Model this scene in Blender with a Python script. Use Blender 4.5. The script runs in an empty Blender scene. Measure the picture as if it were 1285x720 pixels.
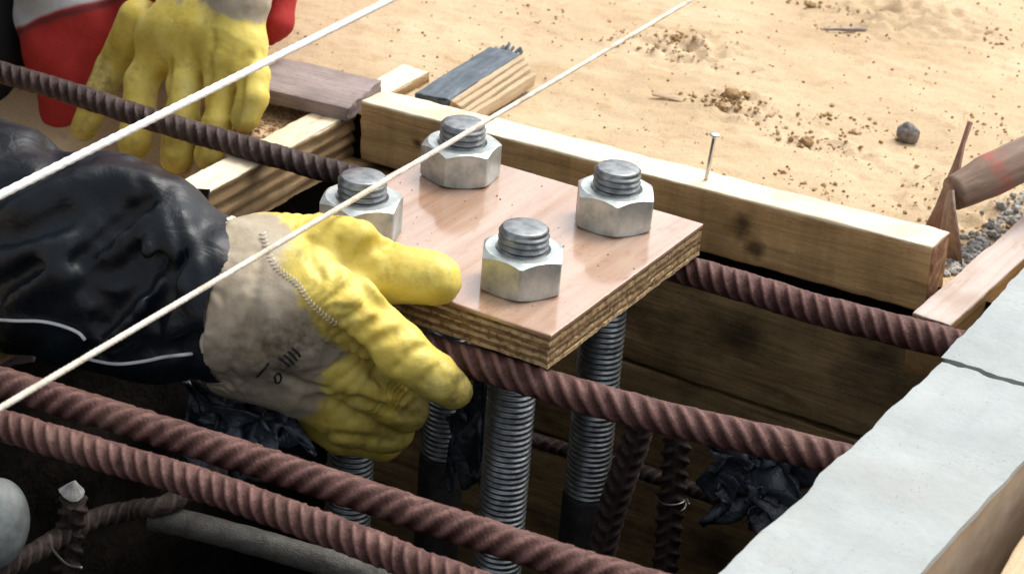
import bpy, bmesh, math, random
import numpy as np
from mathutils import Vector, Matrix, Euler, noise as mn
from mathutils.bvhtree import BVHTree
R = math.radians
scene = bpy.context.scene
C = scene.collection

# ------------------------------------------------------------ camera
cam = bpy.data.cameras.new('camera')
cam.sensor_width = 36.0
cam.lens = 36.0 * 2703.69 / 1285.0
cam.clip_start = 0.02
cam.clip_end = 3000
cam_o = bpy.data.objects.new('camera', cam)
C.objects.link(cam_o)
_r = Vector((0.85456646, 0.5146042, 0.06999055))
_u = Vector((-0.28065722, 0.34420863, 0.89596426))
_f = Vector((-0.43697562, 0.78530436, -0.43857653))
m3 = Matrix((_r, _u, -_f)).transposed()
cam_o.matrix_world = Matrix.Translation((0.72599, -1.26178, 0.66232)) @ m3.to_4x4()
cam.dof.use_dof = True
cam.dof.focus_distance = 1.56
cam.dof.aperture_fstop = 16
scene.camera = cam_o

# ------------------------------------------------------------ light
SUN_EL, SUN_AZ = R(58), R(15)          # azimuth measured from +Y towards +X
world = bpy.data.worlds.new('World')
scene.world = world
world.use_nodes = True
wt = world.node_tree
wt.nodes.clear()
sky = wt.nodes.new('ShaderNodeTexSky')
sky.sky_type = 'NISHITA'
sky.sun_disc = False
sky.sun_elevation = SUN_EL
sky.sun_rotation = SUN_AZ
sky.air_density = 1.0
sky.dust_density = 6.0
hs = wt.nodes.new('ShaderNodeHueSaturation')
hs.inputs['Saturation'].default_value = 0.30      # overcast: nearly colourless sky
bgn = wt.nodes.new('ShaderNodeBackground')
bgn.inputs['Strength'].default_value = 0.15
wo = wt.nodes.new('ShaderNodeOutputWorld')
wt.links.new(sky.outputs[0], hs.inputs['Color'])
wt.links.new(hs.outputs[0], bgn.inputs['Color'])
wt.links.new(bgn.outputs[0], wo.inputs['Surface'])
sl = bpy.data.lights.new('sun', 'SUN')
sl.energy = 0.75
sl.angle = R(30)
sl.color = (1.0, 0.95, 0.87)
so = bpy.data.objects.new('sun', sl)
C.objects.link(so)
sd = Vector((math.sin(SUN_AZ) * math.cos(SUN_EL), math.cos(SUN_AZ) * math.cos(SUN_EL), math.sin(SUN_EL)))
so.rotation_euler = sd.to_track_quat('Z', 'Y').to_euler()
so.location = sd * 5
scene.view_settings.view_transform = 'Standard'
scene.view_settings.look = 'None'
scene.view_settings.gamma = 1
scene.view_settings.exposure = 0.85
scene.render.engine = 'CYCLES'

# ------------------------------------------------------------ object helpers
def link(name, me, mat=None, parent=None, smooth=False):
    o = bpy.data.objects.new(name, me)
    C.objects.link(o)
    if mat is not None:
        me.materials.clear()
        for m in (mat if isinstance(mat, (list, tuple)) else [mat]):
            me.materials.append(m)
    if smooth:
        me.polygons.foreach_set('use_smooth', [True] * len(me.polygons))
    if parent is not None:
        o.parent = parent
    return o

def mesh(verts, faces, name='mesh'):
    me = bpy.data.meshes.new(name)
    me.from_pydata([tuple(v) for v in verts], [], [tuple(f) for f in faces])
    me.update()
    return me

def shift(verts, base):
    return np.asarray(verts, float) - np.asarray(base, float)

def tag(o, label=None, cat=None, group=None, kind=None):
    if label: o['label'] = label
    if cat: o['category'] = cat
    if group: o['group'] = group
    if kind: o['kind'] = kind
    return o

def empty(name, loc, label, cat, group=None):
    o = bpy.data.objects.new(name, None)
    C.objects.link(o)
    o.location = loc
    o.empty_display_size = 0.02
    return tag(o, label, cat, group)

def V(*a): return Vector(a)

# ------------------------------------------------------------ materials
class NT:
    def __init__(s, name):
        s.m = bpy.data.materials.new(name)
        s.m.use_nodes = True
        s.t = s.m.node_tree
        s.b = s.t.nodes['Principled BSDF']
        s.tc = s.t.nodes.new('ShaderNodeTexCoord')
        s.bump_in = None
    def n(s, typ, **kw):
        x = s.t.nodes.new(typ)
        for k, v in kw.items():
            if k.startswith('i_'):
                key = k[2:]
                x.inputs[int(key) if key.isdigit() else key].default_value = v
            else: setattr(x, k, v)
        return x
    def l(s, a, b): s.t.links.new(a, b)
    def coord(s, scale=(1, 1, 1), out='Object', rot=(0, 0, 0)):
        mp = s.n('ShaderNodeMapping')
        mp.inputs['Scale'].default_value = scale
        mp.inputs['Rotation'].default_value = rot
        s.l(s.tc.outputs[out], mp.inputs[0])
        return mp.outputs[0]
    def noise(s, scale=(1, 1, 1), detail=6, rough=0.6, dist=0.0, out='Object', rot=(0, 0, 0)):
        x = s.n('ShaderNodeTexNoise')
        x.inputs['Scale'].default_value = 1
        x.inputs['Detail'].default_value = detail
        x.inputs['Roughness'].default_value = rough
        x.inputs['Distortion'].default_value = dist
        s.l(s.coord(scale, out, rot), x.inputs['Vector'])
        return x.outputs['Fac']
    def voro(s, scale=(1, 1, 1), feature='F1', out='Object'):
        x = s.n('ShaderNodeTexVoronoi', feature=feature)
        x.inputs['Scale'].default_value = 1
        s.l(s.coord(scale, out), x.inputs['Vector'])
        return x.outputs['Distance']
    def ramp(s, fac, stops, interp='LINEAR'):
        x = s.n('ShaderNodeValToRGB')
        x.color_ramp.interpolation = interp
        e = x.color_ramp.elements
        while len(e) < len(stops): e.new(0.5)
        for q, (pos, col) in zip(e, stops):
            q.position = pos
            q.color = (*col, 1) if not isinstance(col, (int, float)) else (col, col, col, 1)
        s.l(fac, x.inputs[0])
        return x.outputs[0]
    def mix(s, fac, a, b, mode='MIX'):
        x = s.n('ShaderNodeMix', data_type='RGBA', blend_type=mode)
        for sock, v in ((x.inputs['Factor'], fac), (x.inputs[6], a), (x.inputs[7], b)):
            if isinstance(v, (int, float)): sock.default_value = v
            elif isinstance(v, tuple): sock.default_value = (*v, 1)
            else: s.l(v, sock)
        return x.outputs[2]
    def math(s, op, a, b=0.0):
        x = s.n('ShaderNodeMath', operation=op)
        for i, v in ((0, a), (1, b)):
            if isinstance(v, (int, float)): x.inputs[i].default_value = v
            else: s.l(v, x.inputs[i])
        return x.outputs[0]
    def attr(s, name):
        x = s.n('ShaderNodeAttribute', attribute_name=name)
        return x.outputs['Fac']
    def bump(s, h, strength=0.5, dist=0.001):
        x = s.n('ShaderNodeBump')
        x.inputs['Strength'].default_value = strength
        x.inputs['Distance'].default_value = dist
        s.l(h, x.inputs['Height'])
        if s.bump_in is not None: s.l(s.bump_in, x.inputs['Normal'])
        s.bump_in = x.outputs[0]
    def done(s, col=None, rough=None, metal=0.0, **kw):
        b = s.b
        if col is not None:
            if isinstance(col, tuple): b.inputs['Base Color'].default_value = (*col, 1)
            else: s.l(col, b.inputs['Base Color'])
        if rough is not None:
            if isinstance(rough, (int, float)): b.inputs['Roughness'].default_value = rough
            else: s.l(rough, b.inputs['Roughness'])
        if isinstance(metal, (int, float)): b.inputs['Metallic'].default_value = metal
        else: s.l(metal, b.inputs['Metallic'])
        for k, v in kw.items():
            b.inputs[k.replace('_', ' ')].default_value = v
        if s.bump_in is not None: s.l(s.bump_in, b.inputs['Normal'])
        return s.m

def m_wood(name, dark, mid, light, grain=1.0, rough=0.75, knots=None, dirt=0.35, dirtcol=(0.05, 0.035, 0.02), edge=None, stain=0.0, endx=None):
    """sawn wood, grain along local X"""
    t = NT(name)
    g = t.noise((9 * grain, 160, 160), 8, 0.65, 0.6)
    g2 = t.noise((3, 45, 60), 5, 0.6, 1.2)
    big = t.noise((14, 22, 22), 4, 0.55)
    c = t.ramp(g, [(0.28, dark), (0.5, mid), (0.72, light)])
    c = t.mix(t.ramp(g2, [(0.35, 0.0), (0.68, 1.0)]), c, mid, 'MIX')
    c = t.mix(t.math('MULTIPLY', t.ramp(big, [(0.45, 0.0), (0.72, 1.0)]), dirt), c, dirtcol)
    sp = t.noise((300, 700, 700), 3, 0.5)
    c = t.mix(t.math('MULTIPLY', t.ramp(sp, [(0.60, 0.0), (0.72, 1.0)]), 0.5), c, dirtcol)
    for (kx, ky, kz, kr) in (knots or []):
        d = t.n('ShaderNodeVectorMath', operation='DISTANCE')
        cc = t.n('ShaderNodeVectorMath', operation='ADD')
        nn = t.n('ShaderNodeTexNoise'); nn.inputs['Scale'].default_value = 60; nn.inputs['Detail'].default_value = 4
        t.l(t.tc.outputs['Object'], nn.inputs['Vector'])
        sc = t.n('ShaderNodeVectorMath', operation='SCALE'); sc.inputs['Scale'].default_value = kr * 1.4
        t.l(nn.outputs['Color'], sc.inputs[0])
        t.l(t.tc.outputs['Object'], cc.inputs[0]); t.l(sc.outputs[0], cc.inputs[1])
        t.l(cc.outputs[0], d.inputs[0])
        d.inputs[1].default_value = (kx + kr * .7, ky + kr * .7, kz + kr * .7)
        f = t.ramp(t.math('DIVIDE', d.outputs['Value'], kr), [(0.25, 1.0), (0.95, 0.0)])
        c = t.mix(t.math('MULTIPLY', f, 0.85), c, (0.045, 0.024, 0.012))
    if stain:                                   # run-down water marks on the broad face
        st = t.noise((38, 38, 5), 5, 0.65, 0.5)
        c = t.mix(t.math('MULTIPLY', t.ramp(st, [(0.45, 0.0), (0.7, 1.0)]), stain), c, (dark[0] * .45, dark[1] * .42, dark[2] * .4))
    if edge:                                    # paler upper edge: toplight put into the colour, weathered tone on ochre board
        ez, ec = edge
        sx = t.n('ShaderNodeSeparateXYZ'); t.l(t.tc.outputs['Object'], sx.inputs[0])
        wob = t.math('MULTIPLY', t.math('SUBTRACT', t.noise((40, 200, 200), 5, 0.6), 0.5), 0.004)
        f = t.ramp(t.math('MULTIPLY', t.math('SUBTRACT', t.math('ADD', sx.outputs[2], wob), ez - 0.003), 250.0), [(0.2, 0.0), (0.6, 1.0)])
        pale_top = t.mix(t.math('MULTIPLY', t.ramp(g, [(0.3, 1.0), (0.55, 0.0)]), 0.55), ec, (ec[0] * .78, ec[1] * .68, ec[2] * .52))
        pale_top = t.mix(t.math('MULTIPLY', t.ramp(big, [(0.52, 0.0), (0.72, 1.0)]), 0.5), pale_top, (ec[0] * .55, ec[1] * .45, ec[2] * .33))
        c = t.mix(f, c, pale_top)
    if endx:                                    # darker, red-brown end grain
        sx2 = t.n('ShaderNodeSeparateXYZ'); t.l(t.tc.outputs['Object'], sx2.inputs[0])
        f = t.ramp(t.math('MULTIPLY', t.math('SUBTRACT', sx2.outputs[0], endx), 250.0), [(0.3, 0.0), (0.7, 1.0)])
        eg = t.noise((30, 300, 120), 5, 0.65, 0.4)
        c = t.mix(f, c, t.ramp(eg, [(0.3, (0.10, 0.045, 0.025)), (0.7, (0.26, 0.13, 0.07))]))
    t.bump(g, 0.7, 0.0015)
    t.bump(t.noise((60, 60, 500), 3, 0.6), 0.3, 0.001)
    return t.done(c, rough, Specular_IOR_Level=0.25)

M = {}
M['board'] = m_wood('sawn_board', (0.27, 0.145, 0.05), (0.56, 0.35, 0.15), (0.70, 0.50, 0.26),
                    knots=[(0.105, -0.018, 0.004, 0.016), (-0.205, -0.018, 0.002, 0.006), (0.12, -0.018, -0.012, 0.012)], dirt=0.5, dirtcol=(0.20, 0.11, 0.04), edge=(0.0275, (0.80, 0.70, 0.53)), stain=0.35, endx=0.2615)
M['board2'] = m_wood('sawn_side_board', (0.23, 0.14, 0.06), (0.42, 0.28, 0.14), (0.58, 0.43, 0.25), dirt=0.4, dirtcol=(0.15, 0.09, 0.04), edge=(0.0248, (0.80, 0.69, 0.51)), stain=0.3)
M['board3'] = m_wood('ochre_board', (0.25, 0.14, 0.05), (0.36, 0.21, 0.08), (0.48, 0.33, 0.17), dirt=0.3, edge=(0.0248, (0.52, 0.44, 0.40)))
M['grey_wood'] = m_wood('weathered_grey_wood', (0.15, 0.115, 0.108), (0.29, 0.235, 0.222), (0.42, 0.355, 0.335), dirt=0.5)
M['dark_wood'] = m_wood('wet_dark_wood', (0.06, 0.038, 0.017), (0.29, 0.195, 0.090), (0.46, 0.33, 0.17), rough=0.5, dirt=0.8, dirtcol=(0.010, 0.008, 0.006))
M['shaded_wood'] = m_wood('pit_shaded_wood', (0.005, 0.004, 0.003), (0.014, 0.010, 0.007), (0.028, 0.020, 0.013), rough=0.6, dirt=0.8, dirtcol=(0.004, 0.004, 0.003))  # unused; pit shade put into the plank colour
M['pale_wood'] = m_wood('pale_split_wood', (0.3, 0.2, 0.11), (0.5, 0.38, 0.24), (0.66, 0.54, 0.38), dirt=0.2)

def m_sand():
    t = NT('sand')
    big = t.noise((5, 7, 5), 6, 0.6, 0.4)
    mid = t.noise((35, 42, 35), 6, 0.62)
    fin = t.noise((420, 420, 420), 5, 0.7)
    c = t.ramp(big, [(0.30, (0.46, 0.345, 0.215)), (0.52, (0.535, 0.415, 0.27)), (0.72, (0.60, 0.485, 0.335))])
    c = t.mix(t.math('MULTIPLY', t.ramp(mid, [(0.56, 0.0), (0.72, 1.0)]), 0.5), c, (0.33, 0.21, 0.095))
    c = t.mix(t.math('MULTIPLY', t.ramp(fin, [(0.36, 1.0), (0.52, 0.0)]), 0.35), c, (0.32, 0.20, 0.09))
    dp = t.noise((2.6, 4.2, 3), 5, 0.6, 0.6)
    c = t.mix(t.math('MULTIPLY', t.ramp(dp, [(0.52, 0.0), (0.72, 1.0)]), 0.45), c, (0.40, 0.29, 0.165))
    t.bump(mid, 0.35, 0.004)
    t.bump(fin, 0.6, 0.0018)
    return t.done(c, 0.95, Specular_IOR_Level=0.1)
M['sand'] = m_sand()

def m_soil(name, a, b, sc=60, bump=0.004):
    t = NT(name)
    n1 = t.noise((sc, sc, sc), 8, 0.65)
    c = t.ramp(n1, [(0.35, a), (0.68, b)])
    t.bump(n1, 0.8, bump)
    return t.done(c, 0.9, Specular_IOR_Level=0.15)
M['soil'] = m_soil('dark_pit_soil', (0.004, 0.003, 0.002), (0.014, 0.010, 0.007), 25, 0.01)  # near-black: the pit's shade is put into the soil colour
M['clod'] = m_soil('dry_soil_clod', (0.24, 0.15, 0.07), (0.46, 0.31, 0.16), 180, 0.002)
M['sawdust'] = m_soil('brown_sawdust', (0.24, 0.13, 0.055), (0.56, 0.36, 0.18), 300, 0.003)
M['stone'] = m_soil('grey_stone', (0.10, 0.09, 0.085), (0.28, 0.26, 0.24), 90, 0.002)
M['gravel'] = m_soil('blue_grey_gravel', (0.22, 0.22, 0.215), (0.50, 0.49, 0.46), 120, 0.002)

def m_rust(name, a, b, c_, hi=0.5):
    t = NT(name)
    n1 = t.noise((55, 55, 55), 7, 0.65, 0.3)
    n2 = t.noise((700, 700, 700), 4, 0.6)
    c = t.ramp(n1, [(0.3, a), (0.52, b), (0.75, c_)])
    c = t.mix(t.math('MULTIPLY', t.ramp(n2, [(0.55, 0.0), (0.75, 1.0)]), hi), c, (c_[0] * 1.5, c_[1] * 1.6, c_[2] * 1.7))
    rib_fac = t.attr('rib')
    pat = t.noise((160, 160, 160), 5, 0.7)
    c = t.mix(t.math('MULTIPLY', t.ramp(pat, [(0.5, 0.0), (0.68, 1.0)]), 0.6), c, (a[0] * .5, a[1] * .5, a[2] * .5))
    c = t.mix(t.math('MULTIPLY', t.math('SUBTRACT', 1.0, rib_fac), 0.5), c, a)  # darker between the ribs
    c = t.mix(t.math('MULTIPLY', t.math('POWER', rib_fac, 2.0), 0.42), c, (c_[0] * 1.35, c_[1] * 1.6, c_[2] * 1.6))  # lighter on the rib crests
    dust = t.noise((24, 24, 24), 6, 0.65)
    c = t.mix(t.math('MULTIPLY', t.ramp(dust, [(0.5, 0.0), (0.7, 1.0)]), 0.45), c, (c_[0] * 1.1, c_[1] * 1.35, c_[2] * 1.25))
    t.bump(n2, 0.6, 0.0012)
    t.bump(pat, 0.7, 0.0016)
    return t.done(c, t.ramp(n1, [(0.3, 0.75), (0.8, 0.5)]), 0.15, Specular_IOR_Level=0.35)
M['rust'] = m_rust('red_brown_rust', (0.045, 0.017, 0.013), (0.105, 0.042, 0.034), (0.185, 0.088, 0.074))
M['rust_dark'] = m_rust('dark_rust', (0.022, 0.012, 0.010), (0.055, 0.030, 0.027), (0.12, 0.078, 0.070))
M['rust_black'] = m_rust('black_rust', (0.018, 0.012, 0.010), (0.048, 0.030, 0.025), (0.09, 0.06, 0.05), 0.3)
M['mud_steel'] = m_rust('muddy_grey_steel', (0.05, 0.047, 0.040), (0.12, 0.112, 0.098), (0.19, 0.18, 0.16), 0.4)
M['rust_tool'] = m_rust('tool_rust', (0.13, 0.06, 0.04), (0.23, 0.11, 0.075), (0.32, 0.19, 0.13))

def m_zinc(name, lo, hi, rough=(0.28, 0.5), metal=0.9, sc=70):
    t = NT(name)
    n1 = t.noise((sc, sc, sc), 6, 0.6)
    n2 = t.noise((400, 400, 400), 4, 0.6)
    c = t.ramp(n1, [(0.32, lo), (0.62, hi)])
    c = t.mix(t.math('MULTIPLY', t.ramp(n2, [(0.6, 0.0), (0.78, 1.0)]), 0.5), c, (lo[0] * .6, lo[1] * .6, lo[2] * .6))
    t.bump(n2, 0.25, 0.0004)
    t.bump(n1, 0.2, 0.001)
    return t.done(c, t.ramp(n1, [(0.3, rough[1]), (0.7, rough[0])]), metal)
M['zinc'] = m_zinc('galvanised_nut', (0.32, 0.36, 0.355), (0.54, 0.585, 0.575), (0.36, 0.55), 0.8)
M['steel'] = m_zinc('oiled_thread_steel', (0.13, 0.14, 0.145), (0.30, 0.32, 0.325), (0.3, 0.5), 0.85, 110)
M['shank'] = m_zinc('dark_bolt_shank', (0.02, 0.02, 0.02), (0.05, 0.05, 0.05), (0.45, 0.6), 0.6)
M['nail'] = m_zinc('bright_nail', (0.35, 0.34, 0.33), (0.6, 0.58, 0.56), (0.25, 0.4), 0.95)
M['wire'] = m_zinc('tie_wire', (0.12, 0.11, 0.10), (0.3, 0.28, 0.26), (0.35, 0.5), 0.9)

def m_face_veneer():
    t = NT('varnished_veneer')
    g = t.noise((60, 4, 60), 6, 0.6, 0.5)
    g2 = t.noise((420, 14, 60), 7, 0.7, 0.25)
    big = t.noise((9, 9, 9), 5, 0.6, 0.4)
    sp = t.noise((70, 40, 60), 6, 0.65)
    c = t.ramp(g, [(0.3, (0.33, 0.190, 0.115)), (0.5, (0.42, 0.265, 0.175)), (0.72, (0.50, 0.345, 0.245))])
    c = t.mix(t.math('MULTIPLY', t.ramp(g2, [(0.5, 0.0), (0.72, 1.0)]), 0.55), c, (0.25, 0.125, 0.075))
    c = t.mix(t.math('MULTIPLY', t.ramp(big, [(0.5, 0.0), (0.7, 1.0)]), 0.45), c, (0.36, 0.20, 0.11))
    c = t.mix(t.math('MULTIPLY', t.ramp(sp, [(0.60, 0.0), (0.68, 1.0)]), 0.5), c, (0.27, 0.10, 0.06))
    gr = t.noise((900, 900, 900), 3, 0.6)
    c = t.mix(t.math('MULTIPLY', t.ramp(gr, [(0.66, 0.0), (0.72, 1.0)]), 0.6), c, (0.12, 0.075, 0.045))
    r = t.ramp(t.noise((16, 16, 16), 6, 0.65), [(0.35, 0.10), (0.68, 0.36)])
    t.bump(t.noise((20, 20, 20), 3, 0.5), 0.10, 0.002)
    t.bump(g2, 0.14, 0.0006)
    return t.done(c, r, 0.0, Specular_IOR_Level=0.75, Coat_Weight=1.0, Coat_Roughness=0.10, Coat_IOR=1.6)
M['veneer'] = m_face_veneer()

def m_ply(name, a, b):
    t = NT(name)
    g = t.noise((70, 70, 400), 7, 0.7, 0.4)
    c = t.ramp(g, [(0.3, a), (0.66, b)])
    sp = t.noise((220, 220, 220), 4, 0.6)
    c = t.mix(t.math('MULTIPLY', t.ramp(sp, [(0.5, 0.0), (0.62, 1.0)]), 0.65), c, (0.085, 0.045, 0.02))
    t.bump(g, 0.8, 0.0015)
    return t.done(c, 0.7, Specular_IOR_Level=0.25)
M['ply_light'] = m_ply('light_ply', (0.30, 0.19, 0.085), (0.62, 0.46, 0.25))
M['ply_dark'] = m_ply('dark_ply', (0.10, 0.055, 0.025), (0.30, 0.18, 0.08))

def m_cement():
    t = NT('pale_cement')
    n1 = t.noise((10, 10, 10), 6, 0.6)
    n2 = t.noise((160, 160, 160), 5, 0.6)
    sp = t.voro((75, 75, 75))
    c = t.ramp(n1, [(0.3, (0.285, 0.315, 0.312)), (0.7, (0.385, 0.418, 0.414))])
    c = t.mix(t.math('MULTIPLY', t.ramp(n2, [(0.62, 0.0), (0.76, 1.0)]), 0.5), c, (0.29, 0.29, 0.275))
    c = t.mix(t.math('MULTIPLY', t.ramp(sp, [(0.05, 1.0), (0.13, 0.0)]), t.math('MULTIPLY', t.ramp(n1, [(0.5, 0.0), (0.62, 1.0)]), 0.55)), c, (0.2, 0.17, 0.14))
    stn = t.noise((7, 16, 7), 6, 0.65, 0.6)
    c = t.mix(t.math('MULTIPLY', t.ramp(stn, [(0.52, 0.0), (0.72, 1.0)]), 0.40), c, (0.27, 0.255, 0.225))
    tr = t.noise((55, 9, 40), 5, 0.6, 0.5)
    c = t.mix(t.math('MULTIPLY', t.ramp(tr, [(0.5, 0.0), (0.75, 1.0)]), 0.30), c, (0.25, 0.27, 0.265))
    pit = t.voro((260, 170, 210))
    pm = t.math('MULTIPLY', t.ramp(pit, [(0.10, 1.0), (0.20, 0.0)]), t.ramp(t.noise((33, 33, 33), 3, 0.5), [(0.52, 0.0), (0.60, 1.0)]))
    c = t.mix(t.math('MULTIPLY', pm, 0.45), c, (0.13, 0.12, 0.105))
    t.bump(n2, 0.5, 0.0015)
    t.bump(tr, 0.3, 0.0015)
    return t.done(c, 0.8, Specular_IOR_Level=0.2)
M['cement'] = m_cement()

def m_form_side():
    t = NT('brown_beam_side')
    n1 = t.noise((90, 9, 9), 6, 0.6, rot=(0, 0, 0))
    n2 = t.noise((30, 6, 60), 6, 0.6)
    c = t.ramp(n2, [(0.3, (0.30, 0.225, 0.155)), (0.7, (0.42, 0.33, 0.24))])
    c = t.mix(t.math('MULTIPLY', t.ramp(n1, [(0.55, 0.0), (0.75, 1.0)]), 0.4), c, (0.5, 0.42, 0.33))
    t.bump(n2, 0.4, 0.0015)
    return t.done(c, 0.8, Specular_IOR_Level=0.2)
M['beam_side'] = m_form_side()

def m_glove():
    t = NT('coated_work_glove')
    coat = t.attr('coat'); dirt = t.attr('dirt')
    w = t.noise((150, 150, 150), 5, 0.65)
    m = t.noise((28, 28, 28), 5, 0.6)
    mask = t.ramp(t.math('ADD', coat, t.math('MULTIPLY', t.math('SUBTRACT', w, 0.5), 0.5)), [(0.40, 0.0), (0.58, 1.0)])
    yel = t.ramp(m, [(0.3, (0.52, 0.385, 0.055)), (0.55, (0.68, 0.545, 0.115)), (0.75, (0.74, 0.63, 0.20))])
    wv = t.noise((600, 600, 600), 3, 0.6)
    clo = t.ramp(m, [(0.3, (0.33, 0.275, 0.195)), (0.7, (0.50, 0.44, 0.34))])
    clo = t.mix(t.math('MULTIPLY', wv, 0.35), clo, (0.27, 0.22, 0.155))
    c = t.mix(mask, clo, yel)
    dm = t.math('MULTIPLY', dirt, t.ramp(w, [(0.25, 0.35), (0.6, 1.0)]))
    c = t.mix(t.math('MULTIPLY', dm, 0.9), c, (0.045, 0.034, 0.022))
    sm = t.math('MULTIPLY', t.ramp(t.noise((55, 55, 55), 6, 0.7), [(0.55, 0.0), (0.72, 1.0)]), 0.45)
    c = t.mix(sm, c, (0.20, 0.14, 0.045))
    t.bump(t.noise((60, 60, 60), 4, 0.55, 0.2), 0.4, 0.003)
    t.bump(wv, 0.2, 0.0006)
    return t.done(c, t.mix(mask, (0.9, 0.9, 0.9), (0.5, 0.5, 0.5)), 0, Specular_IOR_Level=0.35)
M['glove'] = m_glove()
def m_cloth(name, a, b, rough=0.8, sc=400, spec=0.3, sheen=0.0):
    t = NT(name)
    n1 = t.noise((18, 18, 18), 5, 0.6)
    n2 = t.noise((sc, sc, sc), 3, 0.6)
    c = t.ramp(n1, [(0.3, a), (0.7, b)])
    t.bump(t.noise((45, 45, 45), 4, 0.55, 0.8), 0.4, 0.004)
    t.bump(n2, 0.2, 0.0006)
    return t.done(c, rough, 0, Specular_IOR_Level=spec, Sheen_Weight=sheen)
M['navy'] = m_cloth('wet_navy_jacket', (0.0025, 0.004, 0.006), (0.008, 0.012, 0.017), 0.38, 300, 0.26)
M['black_cloth'] = m_cloth('black_cloth', (0.006, 0.006, 0.007), (0.015, 0.015, 0.017), 0.8)
M['piping'] = m_cloth('white_piping', (0.5, 0.5, 0.5), (0.7, 0.7, 0.7), 0.5)
M['hem'] = m_cloth('pale_glove_hem', (0.45, 0.40, 0.32), (0.62, 0.57, 0.48), 0.9)
M['skin'] = m_cloth('skin', (0.45, 0.26, 0.18), (0.52, 0.31, 0.22), 0.5)
M['hat'] = m_cloth('white_plastic', (0.7, 0.7, 0.68), (0.75, 0.75, 0.73), 0.35)
def m_coverall():
    t = NT('red_coverall_with_white_panel')
    w = t.attr('panel')
    n1 = t.noise((25, 25, 25), 5, 0.6)
    red = t.ramp(n1, [(0.3, (0.30, 0.018, 0.016)), (0.7, (0.47, 0.035, 0.03))])
    wh = t.ramp(n1, [(0.3, (0.48, 0.50, 0.52)), (0.7, (0.62, 0.64, 0.66))])
    c = t.mix(t.ramp(w, [(0.49, 0.0), (0.51, 1.0)]), red, wh)
    seam = t.ramp(w, [(0.44, 0.0), (0.47, 1.0), (0.50, 0.0)])
    c = t.mix(t.math('MULTIPLY', seam, 0.8), c, (0.06, 0.03, 0.03))
    t.bump(t.noise((600, 600, 600), 2, 0.5), 0.2, 0.0006)
    t.bump(n1, 0.4, 0.006)
    return t.done(c, 0.75, 0, Specular_IOR_Level=0.3)
M['coverall'] = m_coverall()
def m_string(name, a, b):
    t = NT(name)
    n = t.noise((60, 60, 60), 5, 0.7)
    f = t.noise((900, 900, 900), 3, 0.6)
    c = t.ramp(n, [(0.3, a), (0.6, b)])
    t.bump(f, 0.6, 0.0008)
    return t.done(c, 0.85, 0, Specular_IOR_Level=0.2)
M['cord'] = m_string('white_cord', (0.66, 0.65, 0.62), (0.80, 0.79, 0.77))
M['twine'] = m_string('pale_twine', (0.42, 0.36, 0.27), (0.72, 0.67, 0.58))
def m_blue():
    t = NT('flaking_blue_paint_on_wood')
    n = t.noise((30, 130, 130), 6, 0.65, 0.6)
    c = t.ramp(n, [(0.30, (0.035, 0.05, 0.065)), (0.55, (0.085, 0.115, 0.14)), (0.70, (0.17, 0.19, 0.20)), (0.82, (0.42, 0.33, 0.22))])
    t.bump(n, 0.6, 0.0015)
    return t.done(c, 0.55, 0, Specular_IOR_Level=0.35)
M['blue_wood'] = m_blue()
def m_film():
    t = NT('blue_black_plastic_film')
    n = t.noise((50, 50, 50), 4, 0.6)
    c = t.ramp(n, [(0.3, (0.008, 0.012, 0.018)), (0.7, (0.06, 0.075, 0.095))])
    t.bump(t.noise((130, 130, 130), 4, 0.6, 1.0), 0.7, 0.003)
    return t.done(c, 0.25, 0, Specular_IOR_Level=0.6)
M['film'] = m_film()
def m_pipe():
    t = NT('dusty_white_plastic')
    n = t.noise((60, 60, 60), 6, 0.65)
    c = t.ramp(n, [(0.3, (0.13, 0.145, 0.14)), (0.65, (0.31, 0.335, 0.325))])
    t.bump(n, 0.3, 0.001)
    return t.done(c, 0.5, 0)
M['pipe'] = m_pipe()
def m_handle():
    t = NT('worn_tool_handle')
    g = t.noise((12, 150, 150), 7, 0.65, 0.4)
    c = t.ramp(g, [(0.3, (0.13, 0.080, 0.055)), (0.55, (0.23, 0.155, 0.112)), (0.75, (0.34, 0.25, 0.19))])
    sx = t.n('ShaderNodeSeparateXYZ'); t.l(t.tc.outputs['Object'], sx.inputs[0])
    nz = t.noise((120, 120, 120), 4, 0.6)
    band = t.math('SUBTRACT', 1.0, t.math('MULTIPLY', t.math('ABSOLUTE', t.math('SUBTRACT', sx.outputs[0], 0.040)), 80.0))
    band = t.math('MULTIPLY', t.ramp(band, [(0.1, 0.0), (0.6, 1.0)]), t.ramp(nz, [(0.42, 0.0), (0.58, 1.0)]))
    c = t.mix(t.math('MULTIPLY', band, 0.55), c, (0.45, 0.06, 0.05))
    t.bump(g, 0.5, 0.001)
    return t.done(c, 0.6, 0, Specular_IOR_Level=0.3)
M['handle'] = m_handle()

# ------------------------------------------------------------ geometry helpers
def fbm(p, sc, octv=4):
    return mn.fractal(Vector(p) * sc, 1.0, 2.0, octv, noise_basis='PERLIN_ORIGINAL')

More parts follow.
